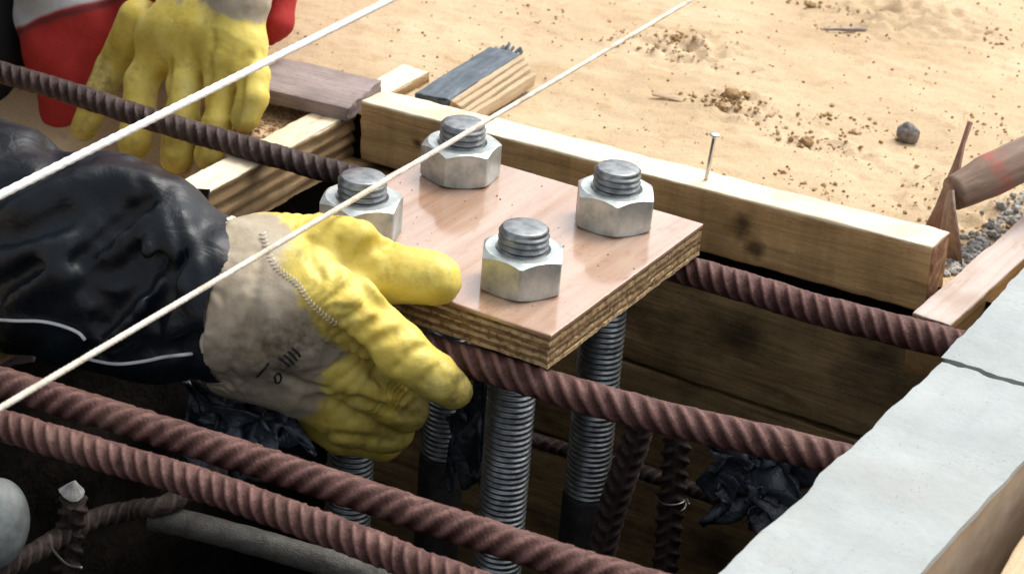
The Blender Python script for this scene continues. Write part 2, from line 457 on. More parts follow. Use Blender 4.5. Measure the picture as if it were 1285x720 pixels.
def rough_box(L, W, H, r=0.0015, step=0.008, amp=0.0006, seed=0, sc=60, ends=0.0, groove=0.0):
    """box with rounded worn edges, grain along X; returns verts, faces"""
    def ax(h):
        n = max(2, int(round(2 * h / step)))
        a = [-h, -h + r * 0.3, -h + r]
        a += list(np.linspace(-h + r, h - r, n + 1)[1:-1])
        a += [h - r, h - r * 0.3, h]
        return a
    X, Y, Z = ax(L / 2), ax(W / 2), ax(H / 2)
    hx, hy, hz = L / 2, W / 2, H / 2
    vid, verts, faces = {}, [], []
    def vert(i, j, k):
        key = (i, j, k)
        if key in vid: return vid[key]
        p = Vector((X[i], Y[j], Z[k]))
        q = Vector((max(-hx + r, min(hx - r, p.x)), max(-hy + r, min(hy - r, p.y)), max(-hz + r, min(hz - r, p.z))))
        d = p - q
        n = d.normalized() if d.length > 1e-9 else Vector((0, 0, 1))
        p = q + n * r
        e = fbm((p.x * 0.35 + seed * 7.1, p.y, p.z), sc)
        e2 = fbm((p.x + seed * 3.3, p.y * 1.0, p.z), sc * 4, 3)
        p = p + n * (amp * (e * 1.2 + e2 * 0.5))
        if groove and abs(Y[j]) > hy - 1e-6:
            p.y -= math.copysign(1, Y[j]) * groove * (0.5 + 0.5 * math.sin(p.z * 520 + 1.5 * fbm((p.x * 0.2, seed, p.z), 20, 2))) ** 2
        if ends and abs(X[i]) > hx - 1e-6:
            p.x += math.copysign(1, X[i]) * ends * fbm((seed, p.y * 1.0, p.z), 170, 3)
        vid[key] = len(verts)
        verts.append(p)
        return vid[key]
    nx, ny, nz = len(X), len(Y), len(Z)
    for k in (0, nz - 1):
        for i in range(nx - 1):
            for j in range(ny - 1):
                f = (vert(i, j, k), vert(i + 1, j, k), vert(i + 1, j + 1, k), vert(i, j + 1, k))
                faces.append(f if k else f[::-1])
    for j in (0, ny - 1):
        for i in range(nx - 1):
            for k in range(nz - 1):
                f = (vert(i, j, k), vert(i + 1, j, k), vert(i + 1, j, k + 1), vert(i, j, k + 1))
                faces.append(f[::-1] if j else f)
    for i in (0, nx - 1):
        for j in range(ny - 1):
            for k in range(nz - 1):
                f = (vert(i, j, k), vert(i, j + 1, k), vert(i, j + 1, k + 1), vert(i, j, k + 1))
                faces.append(f if i else f[::-1])
    return verts, faces

def plank(name, loc, L, W, H, rot=(0, 0, 0), mat=None, parent=None, **kw):
    v, f = rough_box(L, W, H, **kw)
    o = link(name, mesh(v, f, name), mat, parent, smooth=True)
    o.location = loc
    o.rotation_euler = rot
    return o

def frames(pts):
    pts = [Vector(p) for p in pts]
    out = []
    prev = None
    for i, p in enumerate(pts):
        t = (pts[min(i + 1, len(pts) - 1)] - pts[max(i - 1, 0)]).normalized()
        if prev is None:
            a = Vector((0, 0, 1)) if abs(t.z) < 0.9 else Vector((0, 1, 0))
            n = (a - t * a.dot(t)).normalized()
        else:
            n = (prev - t * prev.dot(t)).normalized()
        prev = n
        out.append((p, t, n, t.cross(n)))
    return out

def resample(pts, step):
    pts = [Vector(p) for p in pts]
    if len(pts) > 2:                      # Catmull-Rom
        q = [pts[0] * 2 - pts[1]] + pts + [pts[-1] * 2 - pts[-2]]
        d = []
        for i in range(1, len(q) - 2):
            for k in range(12):
                t = k / 12
                a, b, c, e = q[i - 1], q[i], q[i + 1], q[i + 2]
                d.append(0.5 * ((2 * b) + (c - a) * t + (2 * a - 5 * b + 4 * c - e) * t * t + (3 * b - a - 3 * c + e) * t ** 3))
        pts = d + [pts[-1]]
    L = [0.0]
    for a, b in zip(pts, pts[1:]): L.append(L[-1] + (b - a).length)
    n = max(2, int(L[-1] / step))
    out, j = [], 0
    for i in range(n + 1):
        s = L[-1] * i / n
        while j < len(L) - 2 and L[j + 1] < s: j += 1
        t = (s - L[j]) / max(1e-9, L[j + 1] - L[j])
        out.append(pts[j].lerp(pts[j + 1], t))
    return out, L[-1] / n

def sweep(pts, step, seg, rfun, cap=True):
    """rfun(s, theta) -> radius"""
    ps, ds = resample(pts, step)
    fr = frames(ps)
    verts, faces, ss = [], [], []
    for i, (p, t, n, b) in enumerate(fr):
        for k in range(seg):
            th = 2 * math.pi * k / seg
            r = rfun(i * ds, th)
            verts.append(p + (n * math.cos(th) + b * math.sin(th)) * r)
    for i in range(len(fr) - 1):
        for k in range(seg):
            a, b2 = i * seg + k, i * seg + (k + 1) % seg
            faces.append((a, b2, b2 + seg, a + seg))
    if cap:
        faces.append(tuple(range(seg))[::-1])
        faces.append(tuple((len(fr) - 1) * seg + k for k in range(seg)))
    return verts, faces

def rebar(name, pts, r, mat, label=None, group=None, pitch=0.0108, lean=0.8, h=0.0024, fat=0.36, seed=0, parent=None, seg=26, cat='rebar'):
    rib = []
    def rf(s, th):
        th = (th + 0.45) % (2 * math.pi)
        half = 0 if th < math.pi else 1
        u = (th % math.pi) / math.pi
        ph = (s / pitch + lean * (u - 0.5) * (1 if half == 0 else -1) * 2 + 0.5 * half) % 1.0
        ph += 0.05 * mn.noise(Vector((s * 55 + seed, u * 5, seed)))
        q_ = max(0.0, min(1.0, (0.5 * fat - abs(ph - 0.5)) / 0.13 + 0.5))
        e = q_ * q_ * (3 - 2 * q_)
        e *= min(1.0, 5.5 * min(u, 1 - u))
        lon = math.exp(-((min(u, 1 - u)) / 0.045) ** 2) * 0.55
        v = max(e, lon)
        rib.append(v)
        return r - h * 0.3 + h * v + 0.0007 * mn.noise(Vector((s * 110 + seed * 9, math.cos(th) * 1.5, math.sin(th) * 1.5))) + 0.0004 * mn.noise(Vector((s * 300 + seed * 9, math.cos(th) * 4, math.sin(th) * 4)))
    base = Vector(pts[0])
    v, f = sweep([Vector(q) - base for q in pts], pitch / 10, seg, rf)
    me = mesh(v, f, name)
    at = me.attributes.new('rib', 'FLOAT', 'POINT')
    at.data.foreach_set('value', rib)
    o = link(name, me, mat, parent, smooth=True)
    o.location = base
    if label: tag(o, label, cat, group)
    return o

def lathe(prof, seg=32):
    v, f = [], []
    for (r, z) in prof:
        for k in range(seg):
            a = 2 * math.pi * k / seg
            v.append((r * math.cos(a), r * math.sin(a), z))
    for i in range(len(prof) - 1):
        for k in range(seg):
            a, b = i * seg + k, i * seg + (k + 1) % seg
            f.append((a, b, b + seg, a + seg))
    f.append(tuple(range(seg))[::-1])
    f.append(tuple((len(prof) - 1) * seg + k for k in range(seg)))
    return v, f

# ---- implicit surfaces (gloves, sleeves, clothing): smooth unions of tapered limbs
rng = np.random.default_rng(5)
_lat = rng.random((32, 32, 32)).astype(np.float32) * 2 - 1
def vnoise(P, sc, seed=0):
    q = P * sc + seed * 3.7 + 100.0
    i = np.floor(q).astype(np.int32)
    f = q - i
    f = f * f * (3 - 2 * f)
    i0 = i & 31; i1 = (i + 1) & 31
    r = 0
    for dx in (0, 1):
        for dy in (0, 1):
            for dz in (0, 1):
                w = (f[..., 0] if dx else 1 - f[..., 0]) * (f[..., 1] if dy else 1 - f[..., 1]) * (f[..., 2] if dz else 1 - f[..., 2])
                r = r + w * _lat[(i1 if dx else i0)[..., 0], (i1 if dy else i0)[..., 1], (i1 if dz else i0)[..., 2]]
    return r
def limb(P, a, b, ra, rb):
    a = np.array(a); b = np.array(b)
    ba = b - a
    h = np.clip(((P - a) @ ba) / max(1e-12, ba @ ba), 0, 1)
    return np.linalg.norm(P - a - h[..., None] * ba, axis=-1) - (ra + (rb - ra) * h)
def chain(P, pts, k=0.004):
    d = None
    for (a, ra), (b, rb) in zip(pts, pts[1:]):
        e = limb(P, a, b, ra, rb)
        d = e if d is None else smin(d, e, k)
    return d
def smin(a, b, k):
    h = np.clip(0.5 + 0.5 * (b - a) / k, 0, 1)
    return b * (1 - h) + a * h - k * h * (1 - h)
def smax(a, b, k): return -smin(-a, -b, k)

def surface_nets(fun, lo, hi, res, blur=0):
    lo, hi = np.array(lo, float), np.array(hi, float)
    n = np.ceil((hi - lo) / res).astype(int) + 1
    g = np.stack(np.meshgrid(*[lo[i] + np.arange(n[i]) * res for i in range(3)], indexing='ij'), -1)
    val = np.empty(n)
    for i in range(0, n[0], 16):
        val[i:i + 16] = fun(g[i:i + 16])
    for _ in range(blur):
        for ax_ in range(3):
            w = np.moveaxis(val, ax_, 0)
            w[1:-1] = 0.25 * w[:-2] + 0.5 * w[1:-1] + 0.25 * w[2:]
    nc = n - 1
    acc = np.zeros((*nc, 3)); cnt = np.zeros(nc)
    corners = [(a, b, c) for a in (0, 1) for b in (0, 1) for c in (0, 1)]
    def cs(c): return val[c[0]:c[0] + nc[0], c[1]:c[1] + nc[1], c[2]:c[2] + nc[2]]
    for c in corners:
        for ax in range(3):
            if c[ax]: continue
            d = list(c); d[ax] = 1
            v0, v1 = cs(c), cs(tuple(d))
            x = (v0 < 0) != (v1 < 0)
            t = np.where(x, v0 / np.where(x, v0 - v1, 1), 0)
            for k in range(3):
                acc[..., k] += np.where(x, c[k] + (t if k == ax else 0), 0)
            cnt += x
    act = cnt > 0
    idx = -np.ones(nc, int)
    idx[act] = np.arange(act.sum())
    cell = np.argwhere(act)
    verts = lo + (cell + acc[act] / cnt[act][:, None]) * res
    faces = []
    ins = val < 0
    for ax in range(3):
        b, c = (ax + 1) % 3, (ax + 2) % 3
        s0 = [slice(None)] * 3; s1 = [slice(None)] * 3
        s0[ax] = slice(0, -1); s1[ax] = slice(1, None)
        x = ins[tuple(s0)] != ins[tuple(s1)]
        e = np.argwhere(x)
        ok = (e[:, b] > 0) & (e[:, c] > 0) & (e[:, b] < nc[b]) & (e[:, c] < nc[c])
        e = e[ok]
        q = []
        for (db, dc) in ((-1, -1), (0, -1), (0, 0), (-1, 0)):
            f = e.copy(); f[:, b] += db; f[:, c] += dc
            q.append(idx[f[:, 0], f[:, 1], f[:, 2]])
        q = np.stack(q, 1)
        flip = ~ins[e[:, 0], e[:, 1], e[:, 2]]
        q[flip] = q[flip][:, ::-1]
        faces.append(q)
    faces = np.concatenate(faces)
    return verts, faces

def np_mesh(verts, faces, name):
    me = bpy.data.meshes.new(name)
    me.vertices.add(len(verts))
    me.vertices.foreach_set('co', np.asarray(verts, np.float32).ravel())
    k = faces.shape[1]
    me.loops.add(faces.size)
    me.loops.foreach_set('vertex_index', faces.astype(np.int32).ravel())
    me.polygons.add(len(faces))
    me.polygons.foreach_set('loop_start', (np.arange(len(faces)) * k).astype(np.int32))
    me.polygons.foreach_set('use_smooth', np.ones(len(faces), bool))
    me.update()
    me.validate()
    return me

def set_attr(me, name, vals):
    a = me.attributes.new(name, 'FLOAT', 'POINT')
    a.data.foreach_set('value', np.asarray(vals, np.float32))

# ============================================================ SETTING
random.seed(4)
PX0, PX1, PY0, PY1, PZ = -0.283, 0.345, -0.80, 0.226, -0.62      # the pit

def sm(a, b, x):
    t = max(0.0, min(1.0, (x - a) / (b - a)))
    return t * t * (3 - 2 * t)

def gz(x, y):
    z = -0.060
    tx_ = sm(-0.45, -0.37, x)
    z -= 0.100 * (1 - sm(-0.33, -0.285, x)) * (1 - sm(0.12 - 0.035 * tx_, 0.27 - 0.125 * tx_, y)) * sm(-1.2, -0.9, x)
    z -= 0.20 * sm(0.418, 0.440, x) * (1 - sm(0.30, 0.60, y)) * sm(-1.4, -1.0, y) * (1 - sm(0.8, 1.2, x))
    d = max(abs(x) - 1.5, abs(y) - 1.5, 0)
    f = 1 / (1 + d * 0.5)
    z += f * (0.0055 * fbm((x, y, 0.3), 7, 3) + 0.0020 * fbm((x, y * 1.3, 1.7), 30, 3) + 0.0016 * fbm((x, y, 4.0), 130, 3))
    z += 0.3 * (1 - f) * fbm((x, y, 9.0), 0.1, 2)
    # a few scuffed, dug-over spots
    for (cx, cy, r, h) in ((-0.02, 0.49, 0.045, 0.007), (-0.13, 0.60, 0.06, 0.008), (0.10, 0.47, 0.05, 0.005), (0.23, 0.43, 0.06, 0.008), (0.0, 0.86, 0.08, 0.007)):
        q = ((x - cx) ** 2 + (y - cy) ** 2) / (r * r)
        if q < 4: z += h * math.exp(-q) * (0.4 + 1.6 * fbm((x, y, 2.0), 75, 4))
    return z

def grid_axis(lo, hi, step, far, keep):
    a = list(np.arange(lo, hi, step)) + [hi]
    s, x = step, hi
    while x < far:
        s *= 1.35; x += s; a.append(x)
    s, x = step, lo
    b = []
    while x > -far:
        s *= 1.35; x -= s; b.append(x)
    a = sorted(set(b[::-1] + a))
    for kx in keep:
        i = min(range(len(a)), key=lambda q: abs(a[q] - kx))
        a[i] = kx
    return a
gx = grid_axis(-0.80, 0.52, 0.0052, 1500, (PX0, PX1))
gy = grid_axis(0.16, 1.06, 0.0052, 1500, (PY0, PY1))
gy = sorted(set(gy) | {PY0, -0.4})
hv, hf, hid = [], [], {}
def hvert(i, j):
    if (i, j) not in hid:
        hid[(i, j)] = len(hv)
        hv.append((gx[i], gy[j], gz(gx[i], gy[j])))
    return hid[(i, j)]
for i in range(len(gx) - 1):
    for j in range(len(gy) - 1):
        mx, my = (gx[i] + gx[i + 1]) / 2, (gy[j] + gy[j + 1]) / 2
        if PX0 < mx < PX1 and PY0 < my < PY1: continue
        hf.append((hvert(i, j), hvert(i + 1, j), hvert(i + 1, j + 1), hvert(i, j + 1)))
tag(link('ground', mesh(hv, hf, 'ground'), M['sand'], smooth=True), 'pale tan sandy ground with scuffed lumps', 'ground', kind='structure')

# pit: soil walls and floor under the formwork
pv, pf = [], []
def wall(p0, du, dv, nu, nv, nrm):
    b = len(pv)
    p0, du, dv, nrm = Vector(p0), Vector(du), Vector(dv), Vector(nrm)
    for i in range(nu + 1):
        for j in range(nv + 1):
            q = p0 + du * (i / nu) + dv * (j / nv)
            edge = min(i, nu - i, j, nv - j) > 0
            pv.append(q + nrm * (0.018 * fbm(q, 11, 4) if edge else 0))
    for i in range(nu):
        for j in range(nv):
            a = b + i * (nv + 1) + j
            pf.append((a, a + nv + 1, a + nv + 2, a + 1))
zt = -0.085
wall((PX0, PY0, PZ), (0, PY1 - PY0, 0), (0, 0, zt - PZ), 40, 24, (1, 0, 0))
wall((PX1, PY1, PZ), (0, PY0 - PY1, 0), (0, 0, zt - PZ), 40, 24, (-1, 0, 0))
wall((PX1, PY0, PZ), (PX0 - PX1, 0, 0), (0, 0, zt - PZ), 30, 24, (0, 1, 0))
wall((PX0, PY1, PZ), (PX1 - PX0, 0, 0), (0, 0, zt - PZ), 30, 24, (0, -1, 0))
wall((PX0, PY0, PZ), (PX1 - PX0, 0, 0), (0, PY1 - PY0, 0), 30, 40, (0, 0, 1))
# lip between the pit wall and the sheet of sand
for (a, b) in (((PX0, PY0), (PX0, PY1)), ((PX0, PY1), (PX1, PY1)), ((PX1, PY1), (PX1, PY0)), ((PX1, PY0), (PX0, PY0))):
    k = len(pv)
    pv += [Vector((*a, zt)), Vector((*b, zt)), Vector((*b, -0.05)), Vector((*a, -0.05))]
    pf.append((k, k + 1, k + 2, k + 3))
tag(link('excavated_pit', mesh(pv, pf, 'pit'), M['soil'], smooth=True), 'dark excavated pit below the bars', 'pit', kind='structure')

# ============================================================ FORMWORK
# back board, standing on edge behind the bolts
_bl = 0.5285
tag(plank('form_board', (0.0125, 0.2185, -0.0435), _bl, 0.036, 0.0555, (0, -0.034, 0), M['board'], r=0.0018, step=0.006, amp=0.0009, seed=1, ends=0.0016),
    'long sawn board standing on edge behind the bolts, nail in its top', 'board')
# left board
_yaw = math.atan2(0.366, -0.015)
tag(plank('form_board', (-0.2800, 0.0000, -0.0735), 0.71, 0.0305, 0.050, (0, 0, _yaw), M['board2'], r=0.0018, step=0.0042, amp=0.0010, seed=2, ends=0.002, groove=0.0032),
    'short pale board under the dark bar, running back past the long board end', 'board')
# right board with pale top
tag(plank('form_board', (0.3060, 0.385, -0.065), 0.47, 0.031, 0.050, (0, 0, R(88.2)), M['board3'], r=0.0016, step=0.007, amp=0.001, seed=3, ends=0.002),
    'weathered board with ochre side beside the white beam, behind the hoe', 'board')
# wet planks lining the pit below the back board
pan = empty('plank_lining', (0.02, 0.216, -0.60), 'dark wet horizontal planks lining the back of the pit', 'lining')
zz = -0.0865
for i, h in enumerate((0.104, 0.100, 0.112, 0.105, 0.09)):
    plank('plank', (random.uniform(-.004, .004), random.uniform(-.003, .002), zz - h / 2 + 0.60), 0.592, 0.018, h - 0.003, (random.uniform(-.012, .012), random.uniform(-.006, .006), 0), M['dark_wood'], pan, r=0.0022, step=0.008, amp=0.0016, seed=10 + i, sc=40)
    zz -= h
# white beam on the right: cement skim on a brown timber
def beam(name, outline, ztop, zbot, label, seed):
    """outline: near-left, near-right, far-right, far-left at the top"""
    cx = sum(p[0] for p in outline) / 4; cy = sum(p[1] for p in outline) / 4
    root = empty(name, (cx, cy, zbot), label, 'beam', 'white beams along the pit')
    (ax, ay), (bx, by), (c2x, c2y), (dx, dy) = outline
    nu, nv = 22, 90
    def top(u, v):
        x = (ax * (1 - u) + bx * u) * (1 - v) + (dx * (1 - u) + c2x * u) * v
        y = (ay * (1 - u) + by * u) * (1 - v) + (dy * (1 - u) + c2y * u) * v
        return x, y
    # cement skim: uneven slab about 4 mm thick
    v, f = [], []
    for i in range(nu + 1):
        for j in range(nv + 1):
            u, w = i / nu, j / nv
            x, y = top(u, w)
            rag = fbm((seed, y, 0.5), 16, 3) * 0.0030 + fbm((seed, y, 2.5), 60, 3) * 0.0012
            if i <= 2: x += rag * (1 - i / 3)
            if i == nu: x += fbm((seed + 5, y, 0.5), 40, 3) * 0.001
            if j in (0, nv): y += fbm((x, seed, 1.5), 60, 4) * 0.004
            z = ztop + 0.0016 * fbm((x, y, seed), 9, 3) + 0.0006 * fbm((x, y, seed), 90, 3)
            if i == 0: z -= 0.0008
            v.append((x, y, z))
    n1 = nv + 1
    for i in range(nu):
        for j in range(nv):
            a = i * n1 + j
            f.append((a, a + n1, a + n1 + 1, a + 1))
    ring = [(i, 0) for i in range(nu + 1)] + [(nu, j) for j in range(1, nv + 1)] + [(i, nv) for i in range(nu - 1, -1, -1)] + [(0, j) for j in range(nv - 1, 0, -1)]
    m = len(ring)
    k = len(v)
    v += [v[i * n1 + j] for (i, j) in ring]             # own rim vertices keep the arris crisp
    for (i, j) in ring:
        x, y, z = v[i * n1 + j]
        v.append((x + (0.003 if i == 0 else 0), y, ztop - 0.0045))
    for q in range(m):
        f.append((k + q, k + m + q, k + m + (q + 1) % m, k + (q + 1) % m))
    link('cement_skim', mesh(shift(v, (cx, cy, zbot)), f, 'skim'), M['cement'], root, smooth=True)
    # timber core, 3 mm inside the skim's right edge
    L = math.hypot(dx - ax, dy - ay) - 0.004
    wd = math.hypot(bx - ax, by - ay) - 0.006
    ang = math.atan2(dy - ay, dx - ax)
    o = plank('timber', (0.0018, 0, (ztop - 0.0040 - zbot) / 2), L, wd, ztop - 0.0040 - zbot, (0, 0, ang), M['beam_side'], root, r=0.002, step=0.012, amp=0.0008, seed=seed)
    return root
beam('form_beam', [(0.332, -0.72), (0.418, -0.72), (0.446, 0.012), (0.352, 0.012)], 0.0, -0.22, 'white cement-topped beam with brown side, nearest in the foreground', 31)
beam('form_beam', [(0.3490, 0.022), (0.448, 0.022), (0.448, 0.52), (0.344, 0.52)], -0.001, -0.22, 'white cement-topped beam beyond the crack, beside the ochre board', 32)
# pale board end in the bottom corner
tag(plank('corner_board', (0.4930, -0.30, -0.115), 0.62, 0.055, 0.155, (0, 0, R(92.6)), M['pale_wood'], r=0.002, step=0.012, amp=0.001, seed=33),
    'pale pinkish board in the bottom corner beyond the beam side', 'board')

# ============================================================ PLYWOOD TEMPLATE
tpl = empty('plywood_template', (0.006, -0.007, -0.026), 'square varnished plywood template plate holding the four anchor bolts', 'plywood plate')
cor = [(-0.113, -0.1235), (0.125, -0.1225), (0.1235, 0.1105), (-0.112, 0.1075)]
def ply_outline(seed, inset, rag):
    pts = []
    for (a, b) in zip(cor, cor[1:] + cor[:1]):
        n = 60
        nx, ny = (b[1] - a[1]), -(b[0] - a[0])
        l = math.hypot(nx, ny); nx /= l; ny /= l
        for i in range(n):
            t = i / n
            x, y = a[0] + (b[0] - a[0]) * t, a[1] + (b[1] - a[1]) * t
            e = -inset + rag * fbm((x, y, seed * 1.7), 160, 3) + rag * 0.6 * fbm((x, y, seed * 2.9 + 4), 30, 2)
            if i == 0: e = -inset; 
            pts.append((x + nx * e, y + ny * e))
    return pts
nl = 9
th = 0.026 / nl
for i in range(nl):
    top = i == nl - 1
    z0 = i * th; z1 = z0 + th - 0.00004
    ol = ply_outline(i + 1, 0.0 if top else random.uniform(0.0002, 0.0014), 0.0003 if top else 0.0011)
    if top: ol = [(x, y) for x, y in ol]
    n = len(ol)
    bv = [(x - 0.006, y + 0.007, z0) for x, y in ol] + [(x - 0.006, y + 0.007, z1 - (0.0006 if top else 0)) for x, y in ol]
    bf = [tuple(range(n))[::-1]] + [(q, (q + 1) % n, n + (q + 1) % n, n + q) for q in range(n)]
    if top:
        cx = [(x * 0.994 - 0.006, y * 0.994 + 0.007, z1) for x, y in ol]
        bv += cx
        bf += [(n + q, n + (q + 1) % n, 2 * n + (q + 1) % n, 2 * n + q) for q in range(n)]
        bf.append(tuple(range(2 * n, 3 * n)))
    else:
        bf.append(tuple(range(n, 2 * n)))
    link('face_veneer' if top else 'ply', mesh(bv, bf, 'ply'), M['veneer'] if top else (M['ply_light'] if i % 2 == 0 else M['ply_dark']), tpl)

gv_, gf_ = [], []
for _ in range(170):
    x, y = random.uniform(-0.105, 0.12), random.uniform(-0.118, 0.104)
    if min(math.hypot(x - sx * 0.0682, y - sy * 0.0682) for sx in (-1, 1) for sy in (-1, 1)) < 0.034 and random.random() < 0.6: continue
    r = 0.0003 + 0.0008 * random.random() ** 3
    k = len(gv_)
    for (dx, dy, dz) in ((1, 0, 0), (-.5, .8, 0), (-.5, -.8, 0), (0.1, 0.1, 1.1)):
        gv_.append((x + dx * r * random.uniform(.7, 1.6) - 0.006, y + dy * r * random.uniform(.7, 1.6) + 0.007, 0.02596 + dz * r))
    gf_ += [(k, k + 1, k + 3), (k + 1, k + 2, k + 3), (k + 2, k, k + 3)]
tag(link('grit', mesh(gv_, gf_, 'grit'), M['clod'], tpl), kind='stuff')

# ============================================================ ANCHOR BOLTS
HB, HN = 0.0447, 0.0285
def rod_mesh(z_thread_end, seed):
    seg, pitch, r0, dep = 44, 0.0046, 0.01805, 0.0019
    per = 7
    n = int((HB - z_thread_end) / pitch * per)
    v, f = [], []
    for i in range(n + 1):
        z = HB - 0.0022 - i * pitch / per
        if z < z_thread_end: z = z_thread_end
        for k in range(seg):
            a = 2 * math.pi * k / seg
            ph = (z / pitch + k / seg) % 1.0
            tri = abs(ph - 0.5) * 2
            tri = min(1, max(0, (tri - 0.12) / 0.72))
            r = r0 - dep * tri
            r += 0.00015 * mn.noise(Vector((math.cos(a) * 2, math.sin(a) * 2, z * 90 + seed)))
            v.append((r * math.cos(a), r * math.sin(a), z))
    for i in range(n):
        for k in range(seg):
            a, b = i * seg + k, i * seg + (k + 1) % seg
            f.append((b, a, a + seg, b + seg))
    # chamfer and top face
    for (r, z) in ((0.0158, HB - 0.0004), (0.0148, HB), (0.007, HB + 0.0001)):
        b0 = len(v)
        for k in range(seg):
            a = 2 * math.pi * k / seg
            v.append((r * math.cos(a), r * math.sin(a), z + 0.0002 * mn.noise(Vector((r * 300 * math.cos(a), r * 300 * math.sin(a), seed)))))
        p0 = 0 if r == 0.0158 else b0 - seg
        for k in range(seg):
            f.append((p0 + k, p0 + (k + 1) % seg, b0 + (k + 1) % seg, b0 + k))
    f.append(tuple(b0 + k for k in range(seg)))
    return mesh(v, f, 'threaded_rod')
def shank_mesh(zt):
    v, f = lathe([(0.0170, -0.62), (0.0188, -0.615), (0.0188, zt - 0.003), (0.0166, zt)], 40)
    return mesh(v, f, 'shank')
def nut_mesh():
    a, n = 0.0277, 144
    rc = a * 0.985
    v, f = [], []
    prof = []
    for k in range(n):
        th_ = 2 * math.pi * k / n
        m = ((th_ + math.pi / 6) % (math.pi / 3)) - math.pi / 6
        rh = a / math.cos(m)
        rh = min(rh, a / math.cos(math.pi / 6) - 0.0005)
        rcc = a * 0.955
        dz = max(0.0, rh - rcc) * 0.62
        db = max(0.0, rh - rcc) * 0.42
        ang = th_ + math.pi / 6                      # vertices at 0, 60 ...
        cs, sn = math.cos(ang), math.sin(ang)
        prof.append([(0.0172 * cs, 0.0172 * sn, 0.0), (rcc * cs, rcc * sn, 0.0), (rh * cs, rh * sn, db), (rh * cs, rh * sn, HN - dz),
                     (rcc * cs, rcc * sn, HN), (0.0197 * cs, 0.0197 * sn, HN), (0.0172 * cs, 0.0172 * sn, HN - 0.0022)])
    m = len(prof[0])
    for q in prof: v += q
    for k in range(n):
        k2 = (k + 1) % n
        for i in range(m):
            i2 = (i + 1) % m
            f.append((k * m + i, k2 * m + i, k2 * m + i2, k * m + i2))
    return mesh(v, f, 'hex_nut')
nut_me = nut_mesh()
S = 0.0682
bolts = [(-S, S, 40.1, -0.250, 0.0, 'anchor bolt with pale hex nut at the far corner, under the twine'),
         (S, S, 1.1, -0.237, 0.0, 'anchor bolt with pale hex nut nearest the upright nail'),
         (S, -S, -0.9, -0.46, 0.0, 'anchor bolt with pale hex nut at the front corner of the plywood plate'),
         (-S, -S, -9.0, -0.46, 0.003, 'anchor bolt with pale hex nut half hidden behind the gloved thumb')]
for i, (x, y, rz, zt_, dz, lab) in enumerate(bolts):
    b = empty('anchor_bolt', (x, y, 0), lab, 'bolt', 'anchor bolts through the plywood plate')
    b.rotation_euler.z = R(rz)
    link('threaded_rod', rod_mesh(zt_, i), M['steel'], b, smooth=True)
    link('shank', shank_mesh(zt_), M['shank'], b, smooth=True)
    link('hex_nut', nut_me if i == 0 else nut_me.copy(), M['zinc'], b)

# ============================================================ REBAR
ZB = -0.0393
RB = 0.0117
rebar('rebar', [(-0.86, 0.035, ZB), (-0.5543, 0.0746, -0.0393), (-0.3858, 0.0761, -0.0393), (-0.2320, 0.0820, -0.0393), (-0.1667, 0.0857, -0.0393), (-0.02, 0.0720, ZB)], 0.0093, M['rust_dark'],
      'dark ribbed bar passing in front of the upper gloved hand', 'main reinforcing bars', lean=-0.95, fat=0.26, h=0.0024, seed=1)
rebar('rebar', [(0.02, 0.0860, ZB), (0.1190, 0.1049, -0.0393), (0.2312, 0.1077, -0.0393), (0.334, 0.1200, ZB)], 0.0112, M['rust'],
      'ribbed rusty bar directly below the long board', 'main reinforcing bars', lean=-1.0, fat=0.34, h=0.0024, seed=11)
rebar('rebar', [(-0.62, -0.215, ZB), (-0.1172, -0.1480, -0.0393), (0.0463, -0.1264, -0.0393), (0.1763, -0.1156, -0.0393), (0.3082, -0.0899, -0.0393), (0.337, -0.088, ZB)], 0.0108, M['rust'],
      'ribbed rusty bar under the front edge of the plywood plate', 'main reinforcing bars', lean=-1.15, pitch=0.0125, fat=0.45, seed=2)
rebar('rebar', [(-0.60, -0.400, ZB), (-0.1644, -0.3428, -0.0393), (0.0357, -0.3201, -0.0393), (0.2684, -0.2978, -0.0393), (0.337, -0.283, ZB)], 0.0098, M['rust'],
      'thick ribbed rusty bar just below the gripping glove, upper of the front pair', 'main reinforcing bars', lean=1.05, pitch=0.0135, fat=0.52, h=0.0023, seed=3)
rebar('rebar', [(-0.60, -0.440, ZB), (-0.1263, -0.3836, -0.0393), (0.0180, -0.3637, -0.0393), (0.1486, -0.3569, -0.0393), (0.1885, -0.3571, -0.0393), (0.337, -0.345, ZB)], 0.0096, M['rust'],
      'thick ribbed rusty bar nearest the bottom edge, lower of the front pair', 'main reinforcing bars', lean=-1.0, pitch=0.0092, fat=0.38, h=0.0022, seed=4)
# stirrups and uprights in the pit
rebar('upright_rebar', [(0.1449, 0.0600, -0.1465), (0.1463, 0.0600, -0.2066), (0.1481, 0.0600, -0.2835), (0.1503, 0.0600, -0.4190)], 0.0098, M['rust_black'],
      'black upright ribbed bar with a wire tie in the pit', 'upright bars in the pit', pitch=0.012, lean=0.9, seed=5)
rebar('upright_rebar', [(0.1352, 0.0200, -0.1112), (0.1280, 0.0200, -0.1516), (0.1158, 0.0200, -0.2128), (0.1093, 0.0200, -0.2740), (0.1019, 0.0200, -0.3844)], 0.0098, M['rust_dark'],
      'leaning rusty bar in the pit right of the nail side bolt', 'upright bars in the pit', pitch=0.012, lean=-0.9, seed=6)
rebar('stirrup_bar', [(-0.0773, 0.1200, -0.2474), (0.0048, 0.1200, -0.2413), (0.0873, 0.1200, -0.2355), (0.1668, 0.1200, -0.2343)], 0.0062, M['rust_dark'],
      'thin rusty bar crossing low behind the threaded rods', 'thin stirrup bars', pitch=0.009, lean=0.6, h=0.0011, seed=7)
